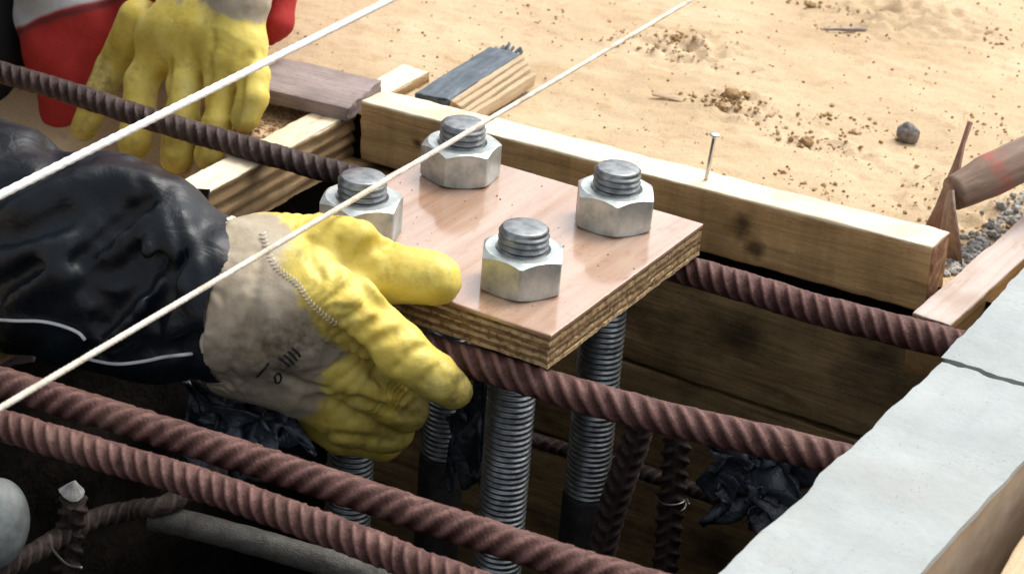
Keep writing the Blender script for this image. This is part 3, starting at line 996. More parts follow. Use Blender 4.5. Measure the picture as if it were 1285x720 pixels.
rebar('upright_rebar', [(-0.1105, -0.3338, -0.1150), (-0.1170, -0.3332, -0.1570), (-0.1170, -0.3493, -0.2597)], 0.0085, M['rust_black'],
      'black upright bar with a bright cut end near the white pipe', 'upright bars in the pit', pitch=0.012, lean=0.8, seed=8)
rebar('stirrup_bar', [(-0.1240, -0.4344, -0.1400), (-0.1162, -0.3769, -0.1400), (-0.1121, -0.3191, -0.1400), (-0.0935, -0.2958, -0.1350), (-0.0643, -0.2933, -0.1200), (-0.0637, -0.2381, -0.1200)], 0.0068, M['rust_black'],
      'thin dark bent bar beside the white pipe, low in the pit', 'thin stirrup bars', pitch=0.009, lean=0.7, h=0.0012, seed=9)
# cut end of the upright bar
ce = (-0.1130, -0.3332, -0.1100)
v, f = [], []
for k in range(12):
    a = 2 * math.pi * k / 12
    v.append((0.0095 * math.cos(a), 0.0075 * math.sin(a), 0.0 + 0.002 * math.sin(a * 2)))
for k in range(12):
    a = 2 * math.pi * k / 12
    v.append((0.004 * math.cos(a) - 0.001, 0.0025 * math.sin(a), 0.0075 + 0.003 * math.cos(a)))
f = [(k, (k + 1) % 12, 12 + (k + 1) % 12, 12 + k) for k in range(12)] + [tuple(range(12))[::-1], tuple(range(12, 24))]
cap = link('cut_end', mesh(v, f, 'cut_end'), M['gravel'])
cap.location = ce
up = bpy.data.objects['upright_rebar.002']
bpy.context.view_layer.update()
cap.parent = up
cap.matrix_parent_inverse = up.matrix_world.inverted()
# dark smooth conduit
cv, cf = sweep([(-0.0777, -0.2938, -0.1350), (-0.0530, -0.2863, -0.1350), (0.0082, -0.2742, -0.1350), (0.0899, -0.2621, -0.1350), (0.2156, -0.2493, -0.1350)], 0.004, 24,
               lambda s, th: 0.0092 + 0.0006 * mn.noise(Vector((s * 90, math.cos(th) * 2, math.sin(th) * 2))))
tag(link('conduit', mesh(cv, cf, 'conduit'), M['mud_steel'], smooth=True), 'dark muddy round bar lying lowest along the bottom edge', 'bar')
# wire ties
def wire(name, pts, r, label, mat='wire', cat='wire', group=None):
    base = Vector(pts[0])
    v, f = sweep([Vector(q) - base for q in pts], 0.002, 8, lambda s, th: r)
    o = link(name, mesh(v, f, name), M[mat], smooth=True)
    o.location = base
    return tag(o, label, cat, group)
tp = Vector((0.1466, 0.0600, -0.2152))
ring = [tp + Vector((0.0115 * math.cos(a), 0.0115 * math.sin(a), 0.0012 * a)) for a in np.linspace(-0.4, 6.5, 16)]
wire('tie_wire', ring + [ring[-1] + Vector((0.008, -0.012, 0.004))], 0.0009, 'thin wire tied round the black upright bar', group='wire ties')
wire('tie_wire', [(-0.1041, -0.3655, -0.1300), (-0.0902, -0.3749, -0.1270), (-0.0734, -0.3823, -0.1250), (-0.0588, -0.3852, -0.1200)], 0.0009, 'thin wire end sticking out beside the white pipe', group='wire ties')

# white pipe end at the left edge
pd = Vector((0.86, 0.5, -0.05)).normalized()
pc = Vector((-0.1263, -0.3915, -0.1100))
pr = 0.030
prof = [(pr * 0.97, -0.30), (pr, -0.29)] + [(pr, -0.26 + 0.02 * i) for i in range(12)] + [(pr * math.cos(a), 0.0 + pr * 0.72 * math.sin(a)) for a in np.linspace(0.0, 1.5, 12)]
v, f = lathe(prof, 48)
po = link('plastic_pipe', mesh(v, f, 'pipe'), M['pipe'], smooth=True)
po.rotation_euler = pd.to_track_quat('Z', 'Y').to_euler()
po.location = pc
tag(po, 'white dusty pipe with domed end at the left edge of the pit', 'pipe')

# ============================================================ CRUMPLED FILM
def film(name, c, size, seed, label, tilt=(0, 0, 0), n=60, amp=0.42):
    v, f = [], []
    for i in range(n):
        for j in range(n):
            u, w = i / (n - 1) - 0.5, j / (n - 1) - 0.5
            p = Vector((u * size[0], w * 0.35 * size[1], w * size[2]))
            q = Vector((u * 3 + seed, w * 3, seed * 0.7))
            d = Vector((mn.noise(q * 1.6), mn.noise(q * 1.6 + Vector((9, 0, 0))), mn.noise(q * 1.6 + Vector((0, 9, 0)))))
            e = Vector((abs(mn.noise(q * 2.6)), abs(mn.noise(q * 2.6 + Vector((5, 0, 0)))), mn.noise(q * 2.6 + Vector((0, 5, 0)))))
            p += Vector((d.x * size[0], d.y * size[1], d.z * size[2])) * amp + Vector((e.x * size[0], e.y * size[1], e.z * size[2])) * amp * 0.6
            v.append(p)
    for i in range(n - 1):
        for j in range(n - 1):
            a = i * n + j
            f.append((a, a + n, a + n + 1, a + 1))
    o = link(name, mesh(v, f, name), M['film'], smooth=True)
    o.location = c
    o.rotation_euler = tilt
    s = o.modifiers.new('thickness', 'SOLIDIFY'); s.thickness = 0.0006
    return tag(o, label, 'plastic film', 'crumpled film scraps')
film('plastic_film', (0.2005, 0.0900, -0.1951), (0.075, 0.05, 0.06), 2.0, 'crumpled blue-black plastic film caught under the white beam')
film('plastic_film', (-0.0192, 0.0300, -0.1949), (0.03, 0.03, 0.09), 5.0, 'crumpled black plastic film between two threaded rods')
film('plastic_film', (-0.0905, -0.1900, -0.1198), (0.085, 0.05, 0.05), 8.0, 'crumpled black plastic film below the dirty glove cuff')

# small weathered wood stub under the sleeve
tag(plank('wood_stub', (-0.2808, -0.2200, -0.1106), 0.05, 0.016, 0.014, (0.1, -0.35, R(31)), M['grey_wood'], r=0.002, step=0.004, amp=0.0012, seed=41, ends=0.003),
    'small broken wood stub at the left edge under the navy sleeve', 'wood stub')

# ============================================================ THINGS ON THE SAND
def stone_mesh(rx, ry, rz, seed, sub=3, amp=0.22, sc=1.6):
    bm = bmesh.new()
    bmesh.ops.create_icosphere(bm, subdivisions=sub, radius=1)
    for v in bm.verts:
        n = v.co.normalized()
        e = 1 + amp * mn.noise(n * sc + Vector((seed * 3.1, 0, 0))) + amp * 0.4 * mn.noise(n * sc * 3 + Vector((0, seed * 2.3, 0)))
        v.co = Vector((n.x * rx * e, n.y * ry * e, n.z * rz * e))
    me = bpy.data.meshes.new('stone')
    bm.to_mesh(me); bm.free()
    return me
def on_sand(x, y, up=0.0): return (x, y, gz(x, y) + up)
px_, py_, _ = (0.1316, 0.5319, -0.0550)
o = link('stone', stone_mesh(0.0115, 0.0095, 0.0095, 3, 4), M['stone'], smooth=True)
o.location = on_sand(px_, py_, 0.006); o.rotation_euler = (0.2, 0.5, 0.6)
tag(o, 'lone grey pebble on the sand near the hoe', 'stone')
wx, wy, _ = (-0.0814, 0.4610, -0.0580)
o = plank('wood_chip', on_sand(wx, wy, 0.004), 0.030, 0.007, 0.002, (0.3, 0.1, R(18)), M['pale_wood'], r=0.0008, step=0.003, amp=0.0012, seed=51, ends=0.003)
tag(o, 'small pale wood chip lying on the sand', 'wood chip')
tx, ty, _ = (-0.0323, 0.7680, -0.0580)
o = plank('twig', on_sand(tx, ty, 0.003), 0.045, 0.004, 0.003, (0, 0, R(40)), M['grey_wood'], r=0.001, step=0.004, amp=0.0010, seed=52, ends=0.002)
tag(o, 'thin brown twig lying on the sand near the top edge', 'twig')
# larger clods, each a thing
cl = [(-0.0338, 0.5001, .007,'biggest crumbly clod in the middle of the sand'), (-0.0322, 0.4747, .0045,'crumbly clod left of the biggest clod'), (-0.0293, 0.5205, .004,'crumbly clod right of the biggest clod'),
      (-0.1559, 0.6263, .005,'crumbly clod in the dark scuffed patch near the top'), (-0.1252, 0.5978, .004,'crumbly clod below the dark scuffed patch near the top'),
      (0.0635, 0.4551, .005,'pale clod on the sand left of the pebble'), (-0.0927, 0.8183, .004,'small clod at the top edge of the sand')]
for i, (x, y, r, lab) in enumerate(cl):
    a, b = x, y
    o = link('soil_clod', stone_mesh(r * 1.3, r * 1.1, r * 0.8, 20 + i, 3, 0.5, 2.2), M['clod'], smooth=True)
    o.location = on_sand(a, b, r * 0.3)
    tag(o, lab, 'clod', 'clods on the sand')
# uncountable crumbs of soil and grit
def crumbs(name, spots, mat, label, seed, flat=0.7):
    rr = random.Random(seed)
    bm0 = bmesh.new(); bmesh.ops.create_icosphere(bm0, subdivisions=1, radius=1)
    ico = [v.co.copy() for v in bm0.verts]; icf = [tuple(v.index for v in f.verts) for f in bm0.faces]
    bm0.free()
    v, f = [], []
    for (x, y, r) in spots:
        z = gz(x, y)
        b = len(v)
        q = Vector((rr.uniform(0, 99), rr.uniform(0, 99), 0))
        e = Euler((rr.uniform(0, 6), rr.uniform(0, 6), rr.uniform(0, 6))).to_matrix()
        sxx = rr.uniform(0.7, 1.4); syy = rr.uniform(0.7, 1.2)
        for c in ico:
            k = 1 + 0.5 * mn.noise(c * 1.9 + q)
            d = e @ Vector((c.x * sxx, c.y * syy, c.z * flat)) * (r * k)
            v.append((x + d.x, y + d.y, z + d.z * flat + r * 0.3))
        f += [tuple(b + t for t in g) for g in icf]
    o = link(name, mesh(v, f, name), mat, smooth=False)
    return tag(o, label, name.replace('_', ' '), kind='stuff')
rr = random.Random(9)
spots = []
for _ in range(1500):
    x, y = rr.uniform(-0.62, 0.42), rr.uniform(0.26, 1.02)
    spots.append((x, y, 0.0006 + 0.0016 * rr.random() ** 3))
for (cx, cy, sx, sy, n, rm) in [(-0.032, 0.491, 0.022, 0.012, 150, 0.003), (-0.151, 0.608, 0.03, 0.022, 150, 0.0026), (-0.121, 0.575, 0.03, 0.01, 50, 0.002), (0.06, 0.46, 0.03, 0.012, 90, 0.0026), (0.079, 0.527, 0.03, 0.015, 90, 0.0026), (0.196, 0.445, 0.03, 0.02, 60, 0.002), (0.212, 0.403, 0.02, 0.02, 60, 0.0024), (0.264, 0.351, 0.015, 0.03, 90, 0.003), (-0.088, 0.833, 0.03, 0.012, 60, 0.0025), (-0.031, 0.766, 0.03, 0.01, 40, 0.002), (0.116, 0.866, 0.02, 0.02, 50, 0.0025), (-0.276, 0.591, 0.04, 0.02, 40, 0.0018), (0.111, 0.362, 0.03, 0.01, 50, 0.002), (0.183, 0.604, 0.02, 0.02, 50, 0.002)]:
    for _ in range(n):
        x, y = rr.gauss(cx, sx), rr.gauss(cy, sy)
        if y < 0.245: continue
        spots.append((x, y, 0.0007 + rm * rr.random() ** 2.2))
crumbs('soil_crumbs', spots, M['clod'], 'loose soil crumbs scattered over the sand', 1)
spots = []
for _ in range(260):
    t = rr.random()
    x, y = 0.275 - 0.0 * t + rr.gauss(0, 0.006), 0.27 + 0.20 * t
    spots.append((x - 0.006, y, 0.0014 + 0.0035 * rr.random() ** 1.6))
crumbs('gravel', spots, M['gravel'], 'blue-grey gravel heaped along the ochre board', 2, 0.85)
spots = []
for _ in range(900):
    x, y = rr.gauss(-0.335, 0.030), rr.gauss(0.185, 0.035)
    if x > -0.297 or (y < 0.115): continue
    spots.append((x, y, 0.0007 + 0.0018 * rr.random() ** 2))
crumbs('sawdust', spots, M['sawdust'], 'brown sawdust and grit beside the upper glove fingers', 3)

# planks lying behind the frame
tag(plank('loose_plank', (-0.3217, 0.2279, -0.0400), 0.100, 0.072, 0.014, (0.05, 0.02, R(10)), M['grey_wood'], r=0.0015, step=0.005, amp=0.0012, seed=61, ends=0.002),
    'grey-purple weathered plank end beside the upper glove', 'plank')
bp = empty('split_plank', (-0.2228, 0.3533, -0.0550), 'dark blue painted split plank poking out behind the long board', 'plank')
bp.rotation_euler = (0, 0, R(95))
plank('painted_strip', (0.0, 0.012, 0.010), 0.150, 0.034, 0.016, (0, 0.0, 0), M['blue_wood'], bp, r=0.0015, step=0.004, amp=0.0011, seed=62, ends=0.006)
for i in range(4):
    plank('splinter', (-0.002 - 0.004 * i, -0.0088 - 0.0068 * i, 0.012 - 0.0022 * i), 0.146 - 0.006 * i, 0.0058, 0.012, (0, 0.0, R(random.uniform(-1.2, 1.2))), M['pale_wood'], bp, r=0.001, step=0.005, amp=0.0008, seed=63 + i, ends=0.004)
for i in range(7):
    plank('splinter', (0.076 + random.uniform(0, .006), 0.024 - 0.0042 * i, 0.014 + random.uniform(-.002, .004)), random.uniform(0.012, 0.024), 0.0022, 0.003, (0, random.uniform(-.5, .0), R(random.uniform(-20, 20))), M['blue_wood'], bp, r=0.0006, step=0.003, amp=0.0005, seed=73 + i)

# nail standing in the top of the long board
nb = Vector((0.0735, 0.2185, -0.0165))
nt_ = Vector((0.0775, 0.2165, 0.0270))
nl_ = (nt_ - nb).length
v, f = lathe([(0.0004, -0.012), (0.0017, -0.006), (0.0017, nl_ - 0.003), (0.0019, nl_ - 0.0015), (0.0042, nl_ - 0.0005), (0.0044, nl_ + 0.0004), (0.0038, nl_ + 0.0010), (0.001, nl_ + 0.0011)], 20)
o = link('nail', mesh(v, f, 'nail'), M['nail'], smooth=True)
o.location = nb
o.rotation_euler = (nt_ - nb).to_track_quat('Z', 'Y').to_euler()
tag(o, 'upright nail standing in the top of the long board', 'nail')

# hoe: rusty blade seen nearly edge on, round wooden handle
hb = Vector((0.2616, 0.2960, -0.0600))
hoe = empty('hoe', hb, 'rusty hoe with round wooden handle stuck in the sand', 'hoe')
def sheet(pts, thick, seed=0):
    """bent plate through a list of (left, right) world points"""
    v, f = [], []
    n = len(pts)
    L = [Vector(a) - hb for a, b in pts]; Q = [Vector(b) - hb for a, b in pts]
    nr = []
    for i in range(n):
        t = (L[min(i + 1, n - 1)] + Q[min(i + 1, n - 1)]) - (L[max(i - 1, 0)] + Q[max(i - 1, 0)])
        w = (Q[i] - L[i]) if (Q[i] - L[i]).length > 1e-6 else Vector((1, 0, 0))
        nr.append(t.cross(w).normalized() * thick / 2)
    m = 5
    for i in range(n):
        for side in (-1, 1):
            for k in range(m):
                p = L[i].lerp(Q[i], k / (m - 1)) + nr[i] * side
                v.append(p + Vector((1, 1, 1)) * 0.0006 * mn.noise(p * 120 + Vector((seed, 0, 0))))
    s = 2 * m
    for i in range(n - 1):
        for k in range(m - 1):
            a = i * s + k
            f.append((a, a + 1, a + 1 + s, a + s))
            a += m
            f.append((a + 1, a, a + s, a + 1 + s))
        a = i * s
        f.append((a, a + s, a + s + m, a + m))
        a = i * s + m - 1
        f.append((a + s, a, a + m, a + m + s))
    for i in (0, n - 1):
        a = i * s
        for k in range(m - 1):
            q = (a + k, a + k + m, a + k + 1 + m, a + k + 1)
            f.append(q if i == 0 else q[::-1])
    return v, f
v, f = sheet([((0.2256, 0.4000, 0.0221), (0.2303, 0.3920, 0.0243)), ((0.2263, 0.3900, 0.0067), (0.2324, 0.3750, 0.0116)), ((0.2248, 0.3800, -0.0122), (0.2396, 0.3500, 0.0038)), ((0.2239, 0.3700, -0.0266), (0.2454, 0.3350, -0.0059)),
              ((0.2221, 0.3600, -0.0441), (0.2451, 0.3250, -0.0268)), ((0.2190, 0.3500, -0.0621), (0.2446, 0.3150, -0.0506))], 0.0022, 1)
link('blade', mesh(v, f, 'blade'), M['rust_tool'], hoe, smooth=True)
v, f = sheet([((0.2413, 0.3250, -0.0122), (0.2511, 0.3050, -0.0013)), ((0.2425, 0.3200, -0.0329), (0.2587, 0.2950, -0.0166)), ((0.2444, 0.3150, -0.0579), (0.2665, 0.2920, -0.0358)), ((0.2487, 0.3100, -0.0801), (0.2730, 0.2900, -0.0579))], 0.0025, 2)
o = link('lower_facet', mesh(v, f, 'lower_facet'), M['handle'], hoe, smooth=True)  # lower facet of the folded blade, in the tan-brown handle material
h0, h1 = Vector((0.2456, 0.3250, -0.0131)), Vector((0.3324, 0.4600, 0.0264))
hd = h1 - h0
v, f = [], []
hl = hd.length
ns = 40
for i in range(ns + 1):
    t = i / ns
    r = 0.0175 * (0.80 + 0.22 * min(1, t * 5))
    for k in range(24):
        a = 2 * math.pi * k / 24
        rr_ = r * (1 + 0.04 * mn.noise(Vector((t * 9, math.cos(a), math.sin(a)))))
        v.append((t * hl, rr_ * math.cos(a), rr_ * math.sin(a) + 0.006 * math.sin(t * 2.4)))
for i in range(ns):
    for k in range(24):
        a, b = i * 24 + k, i * 24 + (k + 1) % 24
        f.append((b, a, a + 24, b + 24))
f += [tuple(range(24)), tuple(ns * 24 + k for k in range(24))[::-1]]
o = link('handle', mesh(v, f, 'handle'), M['handle'], hoe, smooth=True)
o.location = h0 - hb
o.rotation_euler = hd.to_track_quat('X', 'Z').to_euler()

# ============================================================ STRING LINES
def string(name, a, b, r, mat, label, twist, sag=0.0):
    a, b = Vector(a), Vector(b)
    d = b - a
    a2, b2 = a - d * 2.0, b + d * 2.0
    mid = (a2 + b2) / 2
    pts = [a2 - mid, Vector((0, 0, -sag)), b2 - mid]
    ph = 0.55
    def rf(s, th):
        q = th * 3 - s / twist * 2 * math.pi * 3
        return r * (0.80 + 0.20 * abs(math.cos(q / 2))) * (1 + 0.05 * mn.noise(Vector((s * 130, th, 3))))
    v, f = sweep(pts, twist / 6, 12, rf)
    o = link(name, mesh(v, f, name), mat, smooth=True)
    o.location = mid
    return tag(o, label, 'string', 'setting-out strings')
string('string_line', (-0.1831, 0.1337, 0.1000), (-0.1530, -0.3482, 0.1000), 0.0031, M['cord'], 'thick white cord stretched over the upper gloved hand and dark bar', 0.030)
string('string_line', (-0.0511, 0.4234, 0.0580), (-0.0202, -0.4924, 0.0580), 0.0021, M['twine'], 'thin pale twisted twine stretched over two bolts and the gripping glove', 0.012)

# ============================================================ PEOPLE
def glove(root, base, coated, cloth, creases, lo, hi, res, dirt, kf=0.0035, kp=0.012, open_end=None, wr=0.0009, lump=0.0008, cut=None, palm=()):
    """coated / cloth: lists of chains [(point, radius), ...]; the first coated chains are fingers"""
    def parts(Pn):
        dc = None
        for c in coated:
            e = chain(Pn, c)
            dc = e if dc is None else smin(dc, e, kf)
        for c in palm:
            dc = smin(dc, chain(Pn, c, 0.01), 0.013)
        dl = None
        for c in cloth:
            e = chain(Pn, c, 0.02)
            dl = e if dl is None else smin(dl, e, 0.014)
        return dc, dl
    def arc(Q):
        best = np.full(len(Q), 1e9); s = np.zeros(len(Q))
        for ci, ch in enumerate(list(coated) + list(palm) + list(cloth)):
            L = ci * 0.37
            for (p0, r0), (p1_, r1) in zip(ch, ch[1:]):
                e = limb(Q, p0, p1_, r0, r1)
                ba = np.array(p1_) - np.array(p0)
                h = np.clip(((Q - np.array(p0)) @ ba) / (ba @ ba), 0, 1)
                t = e < best
                best = np.where(t, e, best); s = np.where(t, L + h * np.linalg.norm(ba), s)
                L += np.linalg.norm(ba)
        return s
    def snap(q):                              # slide a point along the view onto the glove's skin
        q = np.array(q, float); w = np.array(_f)
        p_ = q - w * 0.12
        for _ in range(60):
            dc, dl = parts(p_[None])
            e = float(smin(dc, dl, kp)[0])
            if e < 0.0003: return p_
            p_ = p_ + w * min(e * 0.9, 0.01)
            if (p_ - q) @ w > 0.08: break
        return q
    snapped = [([snap(q) for q in resample(pts, 0.007)[0]], dep) for pts, dep in creases]
    dirt = [(snap(q), r, s) for q, r, s in dirt]
    def fun(Pn):
        dc, dl = parts(Pn)
        d = smin(dc, dl, kp)
        near = np.abs(d) < 0.014
        if near.any():
            Q = Pn[near]; dn = d[near]
            for (pts, dep) in snapped:
                pa = np.array(pts)
                m_ = np.all((Q > pa.min(0) - 0.015) & (Q < pa.max(0) + 0.015), axis=-1)
                if m_.any():
                    dn[m_] = smax(dn[m_], -chain(Q[m_], [(q, dep) for q in pts]), 0.005)
            d[near] = dn
        if open_end is not None:
            for (a, b, ra, rb) in open_end:
                d = smax(d, -limb(Pn, a, b, ra, rb), 0.003)
        d = d + lump * vnoise(Pn, 55, 1) + wr * 0.5 * vnoise(Pn, 150, 2)
        near = np.abs(d) < 0.012
        if wr and near.any():                 # creases running across the limbs
            Q = Pn[near]
            s = arc(Q)
            w = np.abs(np.sin(s * 430 + 5.0 * vnoise(Q, 38, 4)))
            m_ = np.clip(0.25 + 1.3 * vnoise(Q, 30, 7), 0, 1)
            dd = d[near] - wr * (w - 0.6) * 1.5 * m_
            d[near] = dd
        if cut is not None:
            d = smax(d, (Pn - np.array(cut[0])) @ np.array(cut[1]), 0.003)
        return d
    v, f = surface_nets(fun, lo, hi, res)
    me = np_mesh(v - np.array(base), f, 'glove')
    dc, dl = parts(v)
    coat = np.clip(0.5 + (dl - dc) / 0.03 + 0.12 * vnoise(v, 90, 3), 0, 1)
    set_attr(me, 'coat', coat)
    dd = np.zeros(len(v))
    for (q, r, s) in dirt:
        dist = np.linalg.norm(v - np.array(q), axis=1) / (r * 1.5)
        dd = np.maximum(dd, s * np.clip(1.35 - dist + 0.35 * vnoise(v, 110, 5), 0, 1))
    set_attr(me, 'dirt', np.clip(dd, 0, 1))
    return link('glove', me, M['glove'], root)

# ---- person in navy, lower left
B1 = (-0.95, -0.15, -0.09)
p1 = empty('person', B1, 'person in wet navy jacket whose yellow and grey gloved hand grips the plywood plate', 'person')
g1_coat = [
    # thumb lying on the plate
    [((-0.0583, -0.1650, 0.0186), .026), ((-0.0263, -0.1500, 0.0252), .0235), ((0.0006, -0.1400, 0.0151), .0215), ((0.0339, -0.1280, 0.0160), .0190)],
    # index finger hooked over the front edge
    [((-0.0388, -0.1850, 0.0139), .026), ((0.0011, -0.1850, 0.0066), .0225), ((0.0377, -0.1750, -0.0188), .0190), ((0.0593, -0.1620, -0.0366), .0160), ((0.0698, -0.1520, -0.0485), .0128)],
    # middle finger
    [((-0.0240, -0.1750, -0.0393), .024), ((0.0080, -0.1650, -0.0566), .0205), ((0.0203, -0.1350, -0.0871), .0175)],
    # ring finger
    [((-0.0387, -0.1720, -0.0708), .024), ((-0.0086, -0.1600, -0.0945), .020), ((0.0060, -0.1300, -0.1114), .0175)],
    # little finger
    [((-0.0571, -0.1500, -0.0997), .022), ((-0.0284, -0.1400, -0.1191), .0185), ((-0.0086, -0.1150, -0.1315), .016)],
    # yellow ridge between wrist and thumb
    [((-0.0844, -0.1650, 0.0241), .015), ((-0.0445, -0.1550, 0.0337), .0155), ((-0.0150, -0.1500, 0.0395), .0135)],
]
g1_cloth = [
    [((-0.1078, -0.1950, -0.0174), .0545), ((-0.0849, -0.1950, -0.0126), .0515), ((-0.0614, -0.1900, -0.0114), .046), ((-0.0399, -0.1850, -0.0157), .038)],
    [((-0.0727, -0.1800, 0.0057), .038), ((-0.0314, -0.1850, -0.0099), .030)],
    [((-0.0777, -0.1900, -0.0509), .036), ((-0.0400, -0.1800, -0.0614), .028)],
]
g1_creases = [
    ([(0.0187, -0.1650, 0.0532), (0.0083, -0.1720, 0.0474), (0.0052, -0.1800, 0.0387), (0.0124, -0.1870, 0.0306), (0.0198, -0.1820, 0.0191), (0.0277, -0.1700, 0.0074)], .0046),
    ([(0.0127, -0.2150, 0.0015), (0.0310, -0.2080, -0.0145), (0.0404, -0.1970, -0.0329), (0.0476, -0.1820, -0.0529)], .0042),
    ([(-0.0150, -0.2050, -0.0645), (0.0097, -0.1980, -0.0572), (0.0260, -0.1830, -0.0637), (0.0357, -0.1550, -0.0791)], .0034),
    ([(-0.0283, -0.1750, -0.1076), (0.0001, -0.1720, -0.1007), (0.0195, -0.1450, -0.1114)], .0016),
    ([(0.0000, -0.2000, 0.0199), (0.0137, -0.2000, 0.0313), (0.0179, -0.2000, 0.0373)], .0022),
    ([(0.0097, -0.2000, 0.0051), (0.0239, -0.2000, 0.0180), (0.0331, -0.2000, 0.0245)], .0020),
    ([(0.0203, -0.2000, -0.0010), (0.0349, -0.2000, 0.0133), (0.0448, -0.2000, 0.0188)], .0022),
    ([(0.0346, -0.2000, -0.0046), (0.0467, -0.2000, 0.0065), (0.0559, -0.2000, 0.0118)], .0018),
    ([(0.0530, -0.2000, -0.0164), (0.0597, -0.1900, -0.0052), (0.0688, -0.1900, 0.0002)], .0018),
    ([(0.0673, -0.1900, -0.0267), (0.0777, -0.1900, -0.0123)], .0016),
    ([(-0.0073, -0.1900, 0.0562), (-0.0043, -0.1900, 0.0466), (0.0051, -0.1900, 0.0389)], .0026),
    ([(-0.0298, -0.1900, 0.0495), (-0.0260, -0.1900, 0.0359), (-0.0138, -0.1900, 0.0248)], .0018),
    ([(-0.0169, -0.2400, -0.0278), (-0.0043, -0.2300, -0.0387), (0.0050, -0.2200, -0.0423)], .0024),
    ([(-0.0427, -0.2320, 0.0608), (-0.0360, -0.2420, 0.0435), (-0.0357, -0.2450, 0.0156), (-0.0453, -0.2420, -0.0185), (-0.0640, -0.2300, -0.0574)], .0022),
]
CUTN = (-0.887, -0.460, 0.061)
W0 = (-0.1078, -0.1950, -0.0174); W1 = (-0.1322, -0.1970, -0.0225)
gl1 = glove(p1, B1, g1_coat, g1_cloth, g1_creases, (-0.205, -0.265, -0.150), (0.110, -0.080, 0.060), 0.0017,
      [((-0.0214, -0.2280, -0.0194), 0.020, 1.0), ((0.0120, -0.2100, 0.0099), 0.010, 0.55), ((-0.0026, -0.2250, -0.0024), 0.020, 0.7), ((0.0897, -0.1700, -0.0338), 0.016, 0.9), ((-0.0011, -0.1700, 0.0402), 0.008, 0.3),
       ((-0.0502, -0.2350, -0.0413), 0.022, 0.45), ((0.0412, -0.1500, -0.0814), 0.016, 0.8), ((-0.0077, -0.1600, -0.1136), 0.020, 0.45), ((0.0256, -0.1500, -0.0998), 0.018, 0.6), ((0.0109, -0.1800, -0.0691), 0.012, 0.4), ((0.0617, -0.1700, -0.0434), 0.010, 0.5), ((0.0158, -0.2000, -0.0157), 0.010, 0.5), ((0.0292, -0.1900, -0.0336), 0.010, 0.5), ((-0.0152, -0.1900, -0.0769), 0.012, 0.4)],
      open_end=[((-0.1573, -0.1970, -0.0310), (-0.0815, -0.1950, -0.0109), .0520, .0490)], wr=0.0012, lump=0.0012, cut=((-0.0981, -0.1950, -0.0143), CUTN))
# printed stripes and ring on the cuff
gv = np.empty(len(gl1.data.vertices) * 3, np.float32); gl1.data.vertices.foreach_get('co', gv)
gb = BVHTree.FromPolygons([tuple(q) for q in gv.reshape(-1, 3)], [tuple(q.vertices) for q in gl1.data.polygons])
def on_glove(pts):
    out = []
    for q in pts:
        h = gb.ray_cast(Vector(q) - Vector(B1) - _f * 0.25, _f)
        if h[0] is not None: out.append(h[0] + h[1] * 0.0001)
    return out
for line in ([(-0.0165, -0.2400, -0.0157), (-0.0126, -0.2400, -0.0174), (-0.0086, -0.2400, -0.0196)], [(-0.0127, -0.2400, -0.0121), (-0.0088, -0.2400, -0.0143), (-0.0054, -0.2400, -0.0168)],
             [(-0.0096, -0.2400, -0.0086), (-0.0056, -0.2400, -0.0109), (-0.0030, -0.2400, -0.0136)], [(-0.0064, -0.2400, -0.0052), (-0.0025, -0.2400, -0.0075), (-0.0005, -0.2400, -0.0098)],
             [(-0.0345, -0.2400, -0.0363), (-0.0293, -0.2400, -0.0297), (-0.0242, -0.2400, -0.0219)],
             [(-0.0207, -0.2400, -0.0316), (-0.0182, -0.2400, -0.0283), (-0.0161, -0.2400, -0.0306), (-0.0173, -0.2400, -0.0352), (-0.0199, -0.2400, -0.0361), (-0.0207, -0.2400, -0.0316)]):
    pts = on_glove(line)
    if len(pts) > 2:
        v2, f2 = sweep(pts, 0.001, 6, lambda s, th: 0.0008)
        link('printed_mark', mesh(v2, f2, 'printed_mark'), M['black_cloth'], gl1, smooth=True)
# zigzag stitching along the edge of the coating
st_line = resample([(-0.0600, -0.2000, 0.0488), (-0.0530, -0.2000, 0.0355), (-0.0435, -0.2000, 0.0265), (-0.0281, -0.2000, 0.0206), (-0.0166, -0.2000, 0.0099), (-0.0032, -0.2000, 0.0034), (0.0054, -0.2000, 0.0002)], 0.0028)[0]
sv, sf = [], []
for i, q in enumerate(st_line[:-1]):
    d_ = (st_line[i + 1] - q).normalized()
    s_ = d_.cross(_f).normalized() * (0.0022 if i % 2 else -0.0022)
    seg_ = on_glove([q - s_ * 0.9, q + d_ * 0.0012, q + s_ * 0.9])
    if len(seg_) == 3:
        v2, f2 = sweep(seg_, 0.0012, 6, lambda s, th: 0.0006)
        k_ = len(sv); sv += list(v2); sf += [tuple(t + k_ for t in g) for g in f2]
link('stitching', mesh(sv, sf, 'stitching'), M['hem'], gl1, smooth=True)
# pale rolled hem round the cuff mouth
ax = (Vector(W0) - Vector(W1)).normalized()
e1 = ax.cross(Vector((0, 1, 0))).normalized(); e2 = ax.cross(e1)
ax_h = -Vector(CUTN).normalized()
e1 = ax_h.cross(Vector((0, 1, 0))).normalized(); e2 = ax_h.cross(e1)
hc = Vector((-0.0974, -0.1950, -0.0141))
hem = []
for k in range(29):
    a = 2 * math.pi * k / 28
    hem.append(hc + (e1 * math.cos(a) + e2 * math.sin(a)) * (0.0545 + 0.0006 * math.sin(3 * a)) - Vector(B1))
v, f = sweep(hem, 0.003, 12, lambda s, th: 0.0036 + 0.0004 * math.sin(s * 500), cap=False)
link('cuff_hem', mesh(v, f, 'cuff_hem'), M['hem'], gl1, smooth=True)
